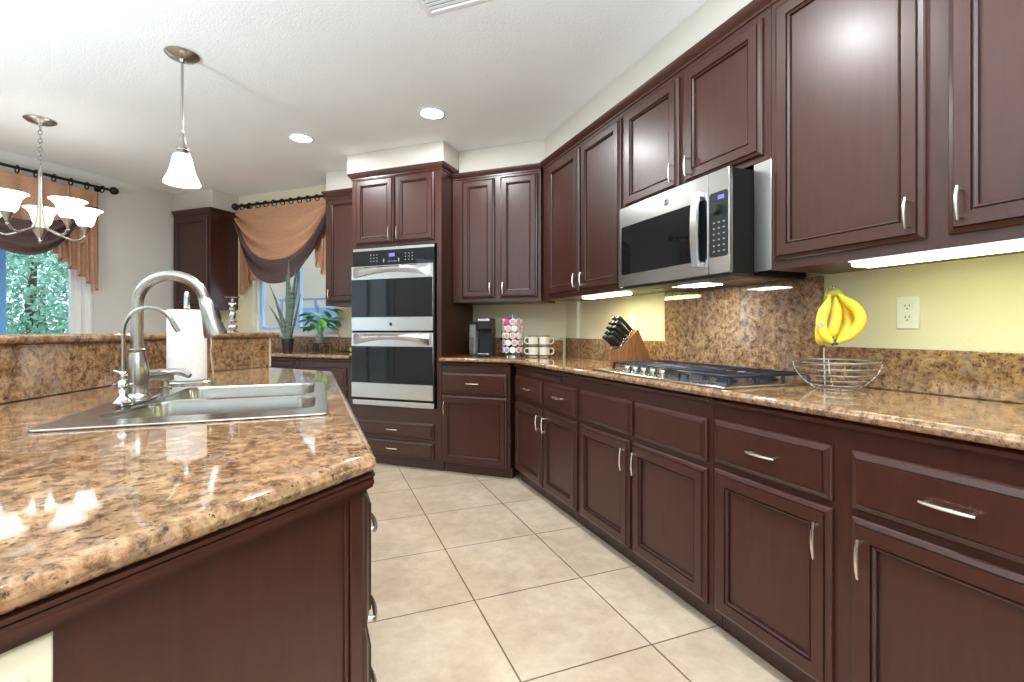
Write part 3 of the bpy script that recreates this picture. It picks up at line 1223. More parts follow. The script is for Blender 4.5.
for gx in (.31, .455):
    m.box(gx, gx + .008, -.0232, -.022, 1.69, 1.72)
m.build('key_marks', M['print'], cp, 0)


def oven_door(zt, zb_band, zb_glass, zb):
    m = MB()
    m.box(0, OW, -.040, -.001, zb, zt, .003)
    d = m.build('oven_door', M['steel_h'], ov)
    m = MB(); m.box(.004, OW - .004, -.0425, -.040, zb_glass, zb_band, .001)
    m.build('door_glass', M['blackglass'], d)
    m = MB()
    top, th_ = zt - .008, .030
    prof = []
    n = 24
    outer, inner = [], []
    rings = []
    for k in range(n + 1):
        t = -1 + 2 * k / n
        x = OW / 2 + t * (OW / 2 - .03)
        lowz = zb_band + .012 + (zt - zb_band) * .40 * (1 - t * t)
        dy = .014 + .028 * (1 - abs(t) ** 3)
        rings.append([Vector((x, -.040, top)), Vector((x, -.040 - dy * .55, top - .002)), Vector((x, -.040 - dy, (top + lowz) / 2 + .008)), Vector((x, -.040 - dy, (top + lowz) / 2 - .004)), Vector((x, -.040 - dy * .7, lowz)), Vector((x, -.040, lowz + .004))])
    m.loops(rings)
    m.build('handle', M['steel_h'], d, 50)
    return d


d1 = oven_door(1.664, 1.552, 1.236, 1.124)
m = MB(); m.lathe([(.013, -.0435), (.013, -.040)], (OW / 2, 0, 1.178), 18, 'y')
m.build('badge', M['dark'], d1)
oven_door(1.108, .996, .690, .566)
m = MB(); m.box(0, OW, -.024, -.001, .502, .545, .002)
m.build('bottom_trim', M['steel_h'], ov)

# ------------------------------------------------------------------ microwave
MWX = 1.492
mw = thing('microwave', 'stainless over-the-range microwave under the short wall cabinet', 'microwave', (MWX, 2.188, 1.343), ROT_R)
MW, MH = .746, .427
m = MB(); m.box(.004, MW - .002, .007, .415, .012, MH - .002, .003)
m.build('body', M['matte'], mw)
m = MB(); m.box(0, .636, -.012, .006, .012, MH, .003)
dr = m.build('door', M['steel_h'], mw)
m = MB(); m.slab(rrect(.022, .628, .075, .325, .012, 3), 0, .002, .0005, seg=1)
g = m.build('door_window', M['blackglass'], dr)
xf(g, Matrix(((1, 0, 0, 0), (0, 0, -1, -.012), (0, 1, 0, 0), (0, 0, 0, 1))))
m = MB(); m.lathe([(.0165, -.0135), (.0165, -.012)], (.375, 0, .374), 22, 'y')
em = m.build('emblem', M['dark'], dr)
m = MB()
m.tube(arc((.375, -.0142, .374), .0135, 0, 2 * PI, 24)[:-1], .0012, 6, closed=True)
for dx in (-.004, .004):
    m.tube(arc((.375 + dx, -.0142, .374), .0042, .6, 5.4, 10), .0011, 6)
m.build('monogram', M['steel'], em)
m = MB()
rings = []
for k in range(17):
    t = -1 + 2 * k / 16
    z = .205 + t * .155
    dy = .024 + .012 * (1 - t * t)
    rings.append([Vector((.566, -.012 - dy + .006, z)), Vector((.568, -.012 - dy, z)), Vector((.602, -.012 - dy, z)), Vector((.604, -.012 - dy + .006, z)), Vector((.604, -.012 - dy + .012, z)), Vector((.566, -.012 - dy + .012, z))])
m.loops(rings)
for z in (.058, .352):
    m.box(.570, .600, -.034, -.0115, z - .010, z + .010, .002)
m.build('handle', M['steel'], dr, 40)
m = MB(); m.box(.638, MW, -.012, .006, .012, MH, .003)
pn = m.build('control_column', M['steel_h'], mw)
m = MB(); m.slab(rrect(.643, .738, .080, .340, .010, 3), 0, .002, .0005, seg=1)
g = m.build('control_panel', M['black'], pn)
xf(g, Matrix(((1, 0, 0, 0), (0, 0, -1, -.012), (0, 1, 0, 0), (0, 0, 0, 1))))
m = MB(); m.box(.690, .722, -.0152, -.0142, .308, .324)
m.build('clock_display', M['blueled'], pn, 0)
m = MB(); m.lathe([(.019, -.034), (.021, -.030), (.022, -.0142)], (.682, 0, .272), 24, 'y')
m.build('dial', M['dark'], pn)
for i in range(3):
    for j in range(6):
        m = MB(); m.box(.664 + i * .026, .673 + i * .026, -.0152, -.0142, .100 + j * .023, .1045 + j * .023)
        m.build('touch_key', M['print'], pn, 0)
m = MB(); m.box(.002, MW - .002, .0, .413, 0, .011, .002)
bt = m.build('underside', M['dark'], mw)
m = MB(); m.box(.29, .46, .13, .24, -.003, -.0002)
m.build('hood_lamp', M['hoodlamp'], bt, 0)
for x0 in (.06, .50):
    m = MB()
    m.box(x0, x0 + .20, .12, .33, -.002, -.0002)
    for k in range(9):
        m.box(x0 + .01 + k * .021, x0 + .018 + k * .021, .13, .32, -.0035, -.002)
    m.build('grease_filter', M['nickel'], bt, 0)
for y0, y1, lb in ((1.353, 1.433, 'narrow stainless filler strip between the microwave and the large wall cabinet'), (2.192, 2.312, 'stainless filler strip hidden left of the microwave')):
    m = MB()
    m.box(1.597, 1.607, y0, y1, 1.36, 1.783, .001)
    m.box(1.607, WALL_R - .03, y0 + .002, y0 + .01, 1.36, 1.783)
    tag(m.build('filler_strip', M['filler'], None), lb, 'filler strip')

# ------------------------------------------------------------------ gas cooktop
ck = thing('gas_cooktop', 'stainless five-burner gas cooktop with black grates set in the worktop', 'cooktop', (1.345, 2.245, .9145), ROT_R)
CW, CD = .90, .50
m = MB()
m.slab(rrect(0, CW, 0, CD, .015, 4), 0, .010, .004, seg=2)
m.build('tray', M['steel_h'], ck)
for k in range(5):
    m = MB()
    x = .22 + k * .066
    m.lathe([(.023, .010), (.023, .013), (.018, .015), (.0185, .036), (.0165, .039)], (x, .072, 0), 20)
    m.box(x - .004, x + .004, .055, .090, .036, .044, .002)
    m.build('knob', M['nickel'], ck)
for bx_, by, r in ((.15, .17, .040), (.15, .38, .034), (.45, .30, .052), (.75, .17, .034), (.75, .38, .042)):
    m = MB()
    m.lathe([(r * 1.25, .010), (r * 1.25, .016), (r, .018), (r, .027), (r * .9, .030), (.004, .031)], (bx_, by, 0), 22)
    m.build('burner', M['blackm'], ck)
for gx0, gx1 in ((.015, .300), (.310, .590), (.600, .885)):
    m = MB()
    y0, y1 = (.050 if gx0 == .600 else .118), .475
    t = .011
    for a, b, c_, d_ in ((gx0, gx1, y0, y0 + t), (gx0, gx1, y1 - t, y1), (gx0, gx0 + t, y0, y1), (gx1 - t, gx1, y0, y1)):
        m.box(a, b, c_, d_, .036, .046, .002, 1)
    nb = 5
    for k in range(1, nb):
        x = gx0 + (gx1 - gx0) * k / nb
        m.box(x - .005, x + .005, y0, y1, .036, .046, .002, 1)
    for yy in ((y0 + y1) / 2,):
        m.box(gx0, gx1, yy - .005, yy + .005, .036, .046, .002, 1)
    for k in range(4):
        for xx in (gx0 + .002, gx1 - .014):
            yy = y0 + (y1 - y0 - .014) * k / 3
            m.box(xx, xx + .012, yy, yy + .014, .010, .038, .002, 1)
    m.build('grate', M['blackm'], ck)

# ------------------------------------------------------------------ lamps under the wall cabinets
def strip(label, y0, y1, x0=1.60, x1=1.69, watts=0):
    r = thing('under_cabinet_light', label, 'light', ((x0 + x1) / 2, (y0 + y1) / 2, 1.355), 0)
    m = MB(); m.box(-(x1 - x0) / 2 - .004, (x1 - x0) / 2 + .004, -(y1 - y0) / 2, (y1 - y0) / 2, -.006, 0, .002)
    m.build('housing', M['white'], r)
    m = MB(); m.box(-(x1 - x0) / 2, (x1 - x0) / 2, -(y1 - y0) / 2 + .006, (y1 - y0) / 2 - .006, -.020, -.0062, .006)
    m.build('lens', M['strip'], r)
    if watts:
        ld = bpy.data.lights.new('tube_lamp', 'AREA')
        ld.shape = 'RECTANGLE'
        ld.size = x1 - x0 - .01
        ld.size_y = y1 - y0 - .02
        ld.energy = watts
        ld.color = (1.0, .90, .60)
        lo = bpy.data.objects.new('tube_lamp', ld)
        COL.objects.link(lo)
        lo.parent = r
        lo.location = (0, 0, -.0215)


strip('long lit tube light under the large wall cabinet above the outlet', .30, 1.065)
strip('short lit tube light under the corner wall cabinet above the knife block', 2.36, 2.80, watts=3.5)

# ------------------------------------------------------------------ outlets
def outlet(label, loc, rz, switch=False, mat='white'):
    r = thing('wall_outlet', label, 'outlet', loc, rz)
    m = MB(); m.ring_panel(-.036, .036, -.058, .058, [(0, 0), (0, -.003), (.003, -.006)])
    m.build('cover_plate', M[mat], r, 30)
    if switch:
        m = MB(); m.box(-.017, .017, -.010, -.0055, -.033, .033, .002)
        m.build('rocker', M[mat], r)
        return r
    for z in (.020, -.020):
        m = MB(); m.slab(rrect(-.016, .016, z - .014, z + .014, .006, 3), 0, .0022, .0006, seg=1)
        f = m.build('socket', M[mat], r)
        xf(f, Matrix(((1, 0, 0, 0), (0, 0, -1, -.006), (0, 1, 0, 0), (0, 0, 0, 1))))
        m = MB()
        m.box(-.0075, -.0055, -.0088, -.0081, z, z + .008)
        m.box(.0055, .0075, -.0088, -.0081, z, z + .007)
        m.lathe([(.0024, -.0088), (.0024, -.0081)], (0, 0, z - .007), 10, 'y')
        m.build('slot', M['black'], f, 0)
    return r


outlet('white double outlet on the wall right of the bananas', (WALL_R - .001, 1.072, 1.192), ROT_R)
outlet('white outlet half hidden behind the knife block', (WALL_R - .001, 2.70, 1.195), ROT_R)
outlet('white outlet behind the coffee pod carousel with a black plug in it', OV(.245, WALL_O - .001, 1.205), ROT_O)
outlet('white rocker switch on the wall between the window and the oven tower', OV(2.075, WALL_O - .001, 1.19), ROT_O, True)
# island end outlet (45 degree panel)
rr = outlet('cream outlet plate on the end panel of the island', (0, 0, 0), 0, False, 'almond')

# ------------------------------------------------------------------ coffee corner
co = thing('coffee_maker', 'black single-serve coffee maker with a clear water tank beside the oven tower', 'coffee maker', OV(.375, .34, .9145), ROT_O + .25)
m = MB()
m.box(-.062, .064, -.02, .13, 0, .315, .012, 3)
m.box(-.055, .058, -.13, -.01, 0, .018, .006, 2)
m.box(-.060, .062, -.11, .02, .215, .315, .014, 3)
m.build('housing', M['black'], co)
m = MB(); m.box(-.048, .050, -.116, -.10, .286, .307, .003)
m.build('brew_handle', M['steel'], co)
m = MB(); m.box(-.035, .038, -.115, -.1095, .225, .258, .003)
m.build('front_panel', M['dark'], co)
m = MB(); m.box(-.045, .048, -.125, -.02, .0185, .026, .002)
m.build('drip_tray', M['steel'], co)
m = MB(); m.lathe([(.040, .012), (.044, .02), (.044, .255), (.040, .262)], (-.108, .05, 0), 20)
m.build('water_tank', M['clear'], co)
m = MB(); m.lathe([(.046, .262), (.046, .276), (.03, .284)], (-.108, .05, 0), 20)
m.lathe([(.046, 0), (.046, .012)], (-.108, .05, 0), 20)
m.build('tank_lid', M['black'], co)
m = MB()
p0 = OV(.30, .50, 1.10); p1 = OV(.245, WALL_O - .012, 1.225)
m.tube([p0, p0.lerp(p1, .35) + Vector((0, 0, .05)), p1 + N * .03 + Vector((0, 0, .012)), p1 + N * .004], .004, 8)
m.tube([p1 + N * .03, p1 + N * .002], .013, 10)
tag(m.build('power_cord', M['black']), 'black power cord plugged into the outlet behind the coffee pods', 'cord')

cc_p = OV(.135, .335, .9145)
ca = thing('pod_carousel', 'chrome wire carousel full of coffee pods on the corner worktop', 'pod carousel', cc_p)
m = MB(); m.lathe([(.075, 0), (.075, .010), (.07, .014), (.008, .016)], seg=26)
m.build('base', M['chrome'], ca)
m = MB(); m.tube([(0, 0, .014), (0, 0, .335)], .006, 8); m.sphere((0, 0, .338), .010)
for z in (.055, .115, .175, .235, .295):
    m.tube([(.042 * math.cos(2 * PI * k / 24), .042 * math.sin(2 * PI * k / 24), z) for k in range(24)], .002, 6, closed=True)
m.build('wire_frame', M['chrome'], ca)
podcols = {'pink': (.62, .04, .22), 'white': (.80, .78, .76), 'green': (.20, .45, .22), 'tan': (.52, .34, .18), 'lilac': (.36, .26, .44), 'grey': (.16, .15, .17), 'rose': (.62, .30, .30)}
podm = {k: principled('pod_lid_' + k, v, .4) for k, v in podcols.items()}
podm['cup'] = principled('pod_cup', (.75, .73, .70), .4)
pod_ref = {}
view = math.atan2(-cc_p.y, -cc_p.x)
seq = ['rose', 'white', 'lilac', 'green', 'tan', 'grey', 'rose', 'white', 'rose', 'lilac', 'white', 'grey', 'tan', 'white', 'rose']
rows = ['top', 'second', 'middle', 'fourth', 'bottom']
cols5 = ['left edge', 'left', 'centre', 'right', 'right edge']
ci = 0
for ri, z in enumerate((.270, .215, .158, .101, .044)):
    for k in range(5):
        a = view - math.radians(72) + math.radians(36) * k + (math.radians(18) if ri % 2 else 0)
        a = view + math.radians(-72 + 36 * k) + math.radians(10 if ri % 2 else 0)
        cname = seq[(ci * 7 + ri * 3) % len(seq)]
        if ri == 0 and k == 1: cname = 'pink'
        ci += 1
        dirv = Vector((math.cos(a), math.sin(a), 0))
        key = cname
        if key not in pod_ref:
            r = thing('coffee_pod', '', 'coffee pod', (0, 0, 0), 0, 'coffee pods on the carousel')
            m = MB(); m.lathe([(.016, .0), (.021, .034)], seg=16, axis='x')
            m.build('cup', podm['cup'], r)
            m = MB(); m.lathe([(.0255, .0342), (.0255, .0365), (.022, .0372), (.004, .0372)], seg=18, axis='x')
            ld_ = m.build('lid', podm[cname if cname == 'pink' else 'white'], r)
            m = MB(); m.lathe([(.0185, .0374), (.0185, .0378)], seg=14, axis='x')
            m.build('print', podm[cname], ld_)
            pod_ref[key] = r
            new = r
        else:
            new = dup(pod_ref[key])
        new.location = cc_p + dirv * .046 + Vector((0, 0, z + .012))
        new.rotation_euler = (0, 0, a)
        new['label'] = '%s-lidded coffee pod at the %s of the %s row on the carousel' % (cname, cols5[k], rows[ri])

# mugs, two stacks of two
mug_ref = None
for st, (s_, off, ha, nm) in enumerate(((-.030, .375, math.radians(158), 'beside the pod carousel'), (-.124, .375, math.radians(-22), 'farther from the pod carousel'))):
    for lv in range(2):
        if mug_ref is None:
            r = thing('coffee_mug', '', 'mug', (0, 0, 0), 0, 'stacked mugs')
            m = MB()
            m.lathe([(.037, 0), (.0405, .004), (.0415, .02), (.0425, .082), (.0405, .082), (.039, .02), (.0, .008)], seg=28, close1=False)
            body = m.build('cup', M['ceramic'], r)
            m = MB()
            m.lathe([(.0426, .0775), (.0432, .0815), (.0426, .0838), (.0402, .0838), (.0402, .0775)], seg=28, close0=False, close1=False)
            m.lathe([(.0408, .006), (.0419, .010), (.0419, .015)], seg=28, close0=False, close1=False)
            m.build('rim_band', M['stripe'], body)
            m = MB()
            m.tube([(.040, 0, .066), (.060, 0, .069), (.072, 0, .057), (.073, 0, .038), (.062, 0, .023), (.040, 0, .020)], .0055, 8)
            m.build('handle', M['ceramic'], r)
            mug_ref = r
            new = r
        else:
            new = dup(mug_ref)
        new.location = OV(s_, off, .9150 + lv * .0845)
        new.rotation_euler = (0, 0, ha)
        new['label'] = 'cream mug with dark rim, %s mug of the stack %s' % ('upper' if lv else 'lower', nm)

# ------------------------------------------------------------------ knife block
kb_o = Vector((1.655, 2.440, .9145))
kb_d = Vector((1, -.04, 0)).normalized()          # from the low front to the back
kb = thing('knife_block', 'brown wood knife block on the worktop left of the cooktop', 'knife block', kb_o, math.atan2(kb_d.y, kb_d.x))
prof = [(0, 0), (0, .098), (.012, .103), (.118, .215), (.128, .217), (.236, .0)]
KW = .120
m = MB()
f0 = [Vector((x, 0, z)) for x, z in prof]
f1 = [Vector((x, KW, z)) for x, z in prof]
m.loops([f0, f1])
bmesh.ops.bevel(m.bm, geom=m.bm.edges[:], offset=.002, segments=1, affect='EDGES')
m.build('block', M['bamboo'], kb)
m = MB()
m.box(.0, .001, .03, .075, .03, .045)
f = m.build('plaque', M['bamboo'], kb)
rotk = Matrix.Translation(kb_o) @ Matrix.Rotation(math.atan2(kb_d.y, kb_d.x), 4, 'Z')
sa, sb = Vector((.012, 0, .103)), Vector((.118, 0, .215))
sd_ = (sb - sa).normalized()
nrm = Vector((-sd_.z, 0, sd_.x))
knife_ref = None
kn = 0
for row, (t, cnt, L) in enumerate(((.90, 2, .130), (.69, 3, .122), (.48, 3, .115), (.28, 3, .10), (.09, 4, .092))):
    for k in range(cnt):
        y = KW * (k + .5) / cnt
        base = sa.lerp(sb, t) + Vector((0, y, 0)) + nrm * .003
        r = thing('kitchen_knife', '', 'knife', rotk @ base, 0, 'knives in the block')
        r.rotation_euler = (rotk.to_3x3() @ Matrix((sd_, (0, 1, 0), nrm)).transposed()).to_euler()
        m = MB()
        w, h = .0085, .0125
        rings = []
        for u_, sc_, bend in ((.012, .9, 0), (.03, 1.0, 0), (L * .5, .92, .001), (L * .85, 1.05, -.001), (L, 1.15, -.005), (L + .004, .8, -.006)):
            rings.append([Vector((bend + h * sc_ * math.cos(2 * PI * q / 10), w * sc_ * math.sin(2 * PI * q / 10), u_)) for q in range(10)])
        m.loops(rings)
        m.build('handle', M['black'], r, 50)
        m = MB()
        m.box(-.0105, .0105, -.0065, .0065, 0.0, .012, .002)
        for q in (.3, .55, .8):
            m.lathe([(.0020, -.0089), (.0020, .0089)], (0, 0, L * q), 8, 'y')
        m.build('bolster', M['steel'], r)
        pos = ('nearest the cooktop', 'second from the cooktop', 'third from the cooktop', 'fourth from the cooktop')[k]
        r['label'] = 'black-handled knife in the %s row of the block, %s' % (('top', 'second', 'middle', 'fourth', 'lowest')[row], pos)

# ------------------------------------------------------------------ fruit basket and bananas
bk_p = Vector((1.745, 1.205, .9145))
bk = thing('fruit_basket', 'empty silver wire fruit basket with a banana hook on the worktop', 'basket', bk_p)
m = MB()
def bowl_r(h): return .060 + .078 * math.sin(min(1, h / .10) * PI / 2) ** .8
for h in (.003, .018, .036, .056, .078, .100):
    r = bowl_r(h)
    m.tube([(r * math.cos(2 * PI * k / 40), r * math.sin(2 * PI * k / 40), h + .002) for k in range(40)], .0022 if h < .09 else .003, 6, closed=True)
for k in range(4):
    a = PI / 4 + k * PI / 2
    m.tube([(bowl_r(h) * math.cos(a), bowl_r(h) * math.sin(a), h + .002) for h in (.0, .003, .01, .018, .036, .056, .078, .100)], .0022, 6)
m.tube([(-.06, 0, .004), (.06, 0, .004)], .002, 6)
m.tube([(0, -.06, .004), (0, .06, .004)], .002, 6)
m.build('wire_bowl', M['steel'], bk)
m = MB()
bx0 = Vector((.028, .062, 0))
hk = Vector((-.82, -.57, 0))
hr_ = Vector((.57, -.82, 0))
he = bx0 + hk * .085 + hr_ * .028
m.tube([bx0 + Vector((0, 0, .004)), bx0 + Vector((.01, .012, .12)), bx0 + Vector((.012, .012, .28)), bx0 + hk * .005 + Vector((0, 0, .345)), bx0 + hk * .04 + hr_ * .012 + Vector((0, 0, .378)), he + Vector((0, 0, .374)), he + hk * .006 + Vector((0, 0, .352))], .003, 8)
m.build('banana_hook', M['steel'], bk)
# bananas hang from the hook
bp = bk_p + he + hk * .006 + Vector((0, 0, .350))
bn = thing('banana_bunch', 'bunch of five yellow bananas hanging from the basket hook', 'bananas', bp)
vx = Vector((.57, -.82, 0))                  # sideways as seen from the room
vy = Vector((.82, .57, 0))                   # away from the room
m = MB(); m.tube([vx * -.026 + Vector((0, 0, -.014)), vx * -.008 + Vector((0, 0, -.004)), vx * .010 + Vector((0, 0, .0)), vx * .026 + Vector((0, 0, -.012))], [.009, .013, .013, .009], 10)
m.build('crown', M['bananastem'], bn)
BAN = (
    [(-.016, -.010, -.008), (-.024, -.040, -.018), (-.042, -.085, -.030), (-.044, -.125, -.036), (-.028, -.160, -.034), (-.006, -.182, -.030)],
    [(.016, -.008, -.006), (.036, -.026, -.012), (.076, -.062, -.020), (.088, -.105, -.026), (.058, -.150, -.030), (.010, -.180, -.032)],
    [(.002, -.008, .004), (.008, -.034, .006), (.010, -.075, .004), (.004, -.110, .000), (-.004, -.140, -.006), (-.008, -.160, -.010)],
    [(.010, -.010, .010), (.024, -.036, .018), (.046, -.078, .022), (.052, -.116, .020), (.036, -.150, .014), (.008, -.172, .008)],
    [(-.012, -.010, .012), (-.024, -.044, .024), (-.040, -.095, .030), (-.048, -.140, .030), (-.046, -.172, .026), (-.040, -.192, .022)],
)
for k, cps in enumerate(BAN):
    m = MB()
    ctrl = [vx * a_ * .86 + vy * c_ + Vector((0, 0, b_)) for a_, b_, c_ in cps]
    # smooth
    pts = []
    for i in range(len(ctrl) - 1):
        p0, p1, p2, p3 = ctrl[max(i - 1, 0)], ctrl[i], ctrl[i + 1], ctrl[min(i + 2, len(ctrl) - 1)]
        for j in range(5):
            t = j / 5
            pts.append(.5 * ((2 * p1) + (p2 - p0) * t + (2 * p0 - 5 * p1 + 4 * p2 - p3) * t * t + (3 * p1 - p0 - 3 * p2 + p3) * t ** 3))
    pts.append(ctrl[-1])
    nP = len(pts)
    rad = []
    for i in range(nP):
        t = i / (nP - 1)
        r = .0060 + .0125 * min(1, max(0, (t - .08) / .24)) if t < .34 else .0185 - .001 * (t - .34)
        if t > .78:
            r = .0182 * (1 - ((t - .78) / .22) ** 1.6 * .70)
        rad.append(r)
    m.tube(pts, rad, 7)
    b_ = m.build('banana', M['banana'], bn, 55)
    m = MB()
    d_ = (pts[-1] - pts[-2]).normalized()
    m.tube([pts[-1] - d_ * .002, pts[-1] + d_ * .007], [.0066, .0058], 8)
    m.build('tip', M['bananatip'], b_)
    if k == 0:
        m = MB()
        q = pts[14] - vy * .0188
        t = bmesh.new()
        bmesh.ops.create_circle(t, cap_ends=True, radius=.010, segments=18)
        mat_ = Matrix.Translation(q) @ (-vy).to_track_quat('Z', 'Y').to_matrix().to_4x4()
        ext = bmesh.ops.extrude_face_region(t, geom=t.faces[:])
        bmesh.ops.translate(t, vec=(0, 0, .001), verts=[v for v in ext['geom'] if isinstance(v, bmesh.types.BMVert)])
        m.join(t, mat_)
        m.build('sticker', M['print'], b_, 0)

# ------------------------------------------------------------------ plants and odds under the window
sp_p = OV(2.51, .33, .9145)
sp = thing('snake_plant', 'tall snake plant with upright grey-green leaves in a small black pot', 'plant', sp_p)
m = MB(); m.lathe([(.045, 0), (.058, .112), (.062, .113), (.062, .130), (.054, .130), (.054, .115), (.0, .112)], seg=24, close1=False)
m.build('pot', M['pot'], sp)
m = MB(); m.lathe([(.053, .113), (.053, .117), (.01, .119)], seg=20)
m.build('soil', M['soil'], sp)
rnd = random.Random(3)
vxo = Vector((math.cos(math.radians(-21.6)), math.sin(math.radians(-21.6)), 0))
vyo = Vector((-vxo.y, vxo.x, 0))
for k, (ox, lean, hgt, wd) in enumerate(((-.008, .025, .80, .024), (.010, .075, .72, .024), (-.018, .0, .66, .026), (.022, .060, .60, .022), (.002, .035, .56, .028), (-.030, -.11, .38, .028), (-.022, -.085, .32, .026), (.030, .095, .46, .018), (.012, .01, .50, .026), (-.036, -.150, .34, .018), (.000, -.03, .44, .026), (-.030, -.165, .56, .016), (.018, .10, .64, .016))):
    dy = rnd.uniform(-.03, .03)
    tw = rnd.uniform(-.6, .6)
    def fl(u, v, ox=ox, lean=lean, hgt=hgt, wd=wd, dy=dy, tw=tw):
        w_ = wd * (.55 + .9 * v - 1.45 * v ** 3 if v < .99 else 0.0)
        w_ = wd * .78 * max(.03, min(1, .5 + 1.4 * v) * (1 - v ** 3.2))
        a = tw + v * .5
        x = (u - .5) * w_ * 2
        c_ = vxo * (ox + lean * v ** 1.4) + vyo * (dy + .02 * math.sin(v * 3))
        return c_ + (vxo * math.cos(a) + vyo * math.sin(a)) * x + (vyo * math.cos(a) - vxo * math.sin(a)) * (abs(u - .5) * w_ * .7) + Vector((0, 0, .114 + hgt * v))
    m = MB(); m.grid(fl, 4, 14, .003)
    m.build('leaf', M['snake'], sp, 60)

st_p = OV(2.24, .47, .9145)
st = thing('plant_stand', 'small black wire stand under the leafy plant by the window', 'stand', st_p, ROT_O)
m = MB()
for x in (-.115, .115):
    m.tube([(x, -.04, 0), (x, -.04, .082), (x, .04, .082), (x, .04, 0)], .004, 6)
m.tube([(-.115, -.04, .082), (.115, -.04, .082)], .004, 6)
m.tube([(-.115, .04, .082), (.115, .04, .082)], .004, 6)
m.box(-.022, .022, -.044, -.038, .001, .080, .001)
m.box(-.112, .112, -.038, .038, .079, .083)
m.build('wire_frame', M['black'], st)
po = thing('potted_pothos', 'bright green leafy plant in a clear glass vase on the wire stand', 'plant', st_p + Vector((0, 0, .0868)))
m = MB(); m.lathe([(.030, 0), (.036, .01), (.038, .06), (.030, .085), (.033, .092), (.030, .092), (.027, .085), (.034, .058), (.032, .012), (.0, .008)], seg=20, close1=False)
m.build('vase', M['clear'], po)
rnd = random.Random(12)
stm = MB()
leaves = []
for k in range(34):
    a = rnd.uniform(0, 2 * PI)
    rr_ = rnd.uniform(.02, .12)
    h = rnd.uniform(.07, .27) - rr_ * .35
    tipv = Vector((0, 0, .10)) + vxo * rr_ * math.cos(a) * 1.25 - vxo * .01 + vyo * rr_ * .3 * math.sin(a) + Vector((0, 0, h))
    stm.tube([(0, 0, .05), (tipv * .5 + Vector((0, 0, .06))), tipv], [.0022, .0018, .0014], 5)
    leaves.append((tipv, a))
stm.build('stem', M['leaf'], po)
for tipv, a in leaves:
    L = rnd.uniform(.085, .125)
    d = (vxo * math.cos(a) + vyo * math.sin(a) * .35 + Vector((0, 0, rnd.uniform(-.7, .25)))).normalized()
    sidev = d.cross(Vector((rnd.uniform(-.3, .3), rnd.uniform(-.3, .3), 1))).normalized()
    up = sidev.cross(d)
    def lf(u, v, tipv=tipv, d=d, sidev=sidev, up=up, L=L):
        w_ = L * .50 * max(.02, math.sin(PI * min(1, v * .92 + .06)) ** .75 * (1.15 - .55 * v))
        x = (u - .5) * 2 * w_
        return tipv + d * (L * v) + sidev * x + up * (abs(u - .5) * w_ * .5 - .018 * v * v)
    m = MB(); m.grid(lf, 4, 7, .0012)
    m.build('leaf', M['leaf'], po, 60)

cd_p = OV(1.84, .50, .9145)
cd = thing('wire_caddy', 'thin dark wire caddy on the window worktop next to the oven tower', 'caddy', cd_p, ROT_O)
m = MB()
for z in (.004, .13):
    m.tube([(-.15, -.05, z), (.15, -.05, z), (.15, .05, z), (-.15, .05, z)], .003, 6, closed=True)
for x in (-.15, -.05, .05, .15):
    m.tube([(x, -.05, .004), (x, -.05, .13)], .0028, 6)
    m.tube([(x, .05, .004), (x, .05, .13)], .0028, 6)
    m.tube([(x, -.05, .004), (x, .05, .004)], .0028, 6)
m.build('wire_frame', M['bronze'], cd)
m = MB(); m.box(-.04, .04, -.028, .028, 0, .034, .006); 
o = m.build('sponge', M['yellow']); o.location = cd_p + Vector((0, 0, .0605)) ; o.rotation_euler = (0, 0, ROT_O)
o.location = cd_p + Vector((-.0, .0, .0075)); tag(o, 'yellow sponge lying in the wire caddy', 'sponge')
m = MB(); m.lathe([(.026, 0), (.028, .004), (.028, .085), (.020, .10), (.012, .105), (.012, .118)], seg=20)
o = m.build('white_bottle', M['ceramic']); o.location = cd_p - U * .10 + Vector((0, 0, .0075)); tag(o, 'short white bottle standing in the wire caddy', 'bottle')

# ------------------------------------------------------------------ curtains
def swag(name_parts, root, x0, x1, ztop, side, sag, nfold, mat, v0, v1, y0=0.0, amp=.028, seed=0, nu=36, nv=40, pw=2.3, belly=.05):
    xc, hw = (x0 + x1) / 2, (x1 - x0) / 2
    def f(u, v):
        vv = v0 + (v1 - v0) * v
        t = 2 * u - 1
        w_ = 1 - abs(t) ** pw
        z = ztop - side * vv - sag * vv * w_
        fold = amp * math.sin(vv * nfold * 2 * PI + .5 * t + seed) * (.35 + .65 * abs(t)) * min(1, vv * 2.2)
        y = y0 - belly * w_ * min(1, vv * 1.6) + fold
        x = xc + t * hw * (1 - .05 * vv)
        return Vector((x, y, z))
    m = MB()
    m.grid(f, nu, nv, .004)
    return m.build(name_parts, mat, root, 60)


def jabot(root, x_in, x_out, ztop, z_in, z_out, nple, y0, mat, depth=.05, name='jabot'):
    m = MB()
    cols = []
    n = nple * 8
    for i in range(n + 1):
        t = i / n
        ph = t * nple
        fr = ph - math.floor(ph)
        tri = 1 - abs(2 * fr - 1)
        x = x_in + (x_out - x_in) * (t + .35 / nple * math.sin(2 * PI * ph))
        y = y0 - depth * tri - .008 * math.sin(ph * 5)
        zb = z_in + (z_out - z_in) * (math.floor(ph) + max(0, min(1, (fr - .25) * 2.2))) / nple
        cols.append((x, y, zb))
    def f(u, v):
        i = min(n, int(round(u * n)))
        x, y, zb = cols[i]
        k = .35 + .65 * v
        return Vector((x, y0 - (y0 - y) * k, ztop + (zb - ztop) * v))
    m.grid(f, n, 10, .003)
    return m.build(name, mat, root, 60)


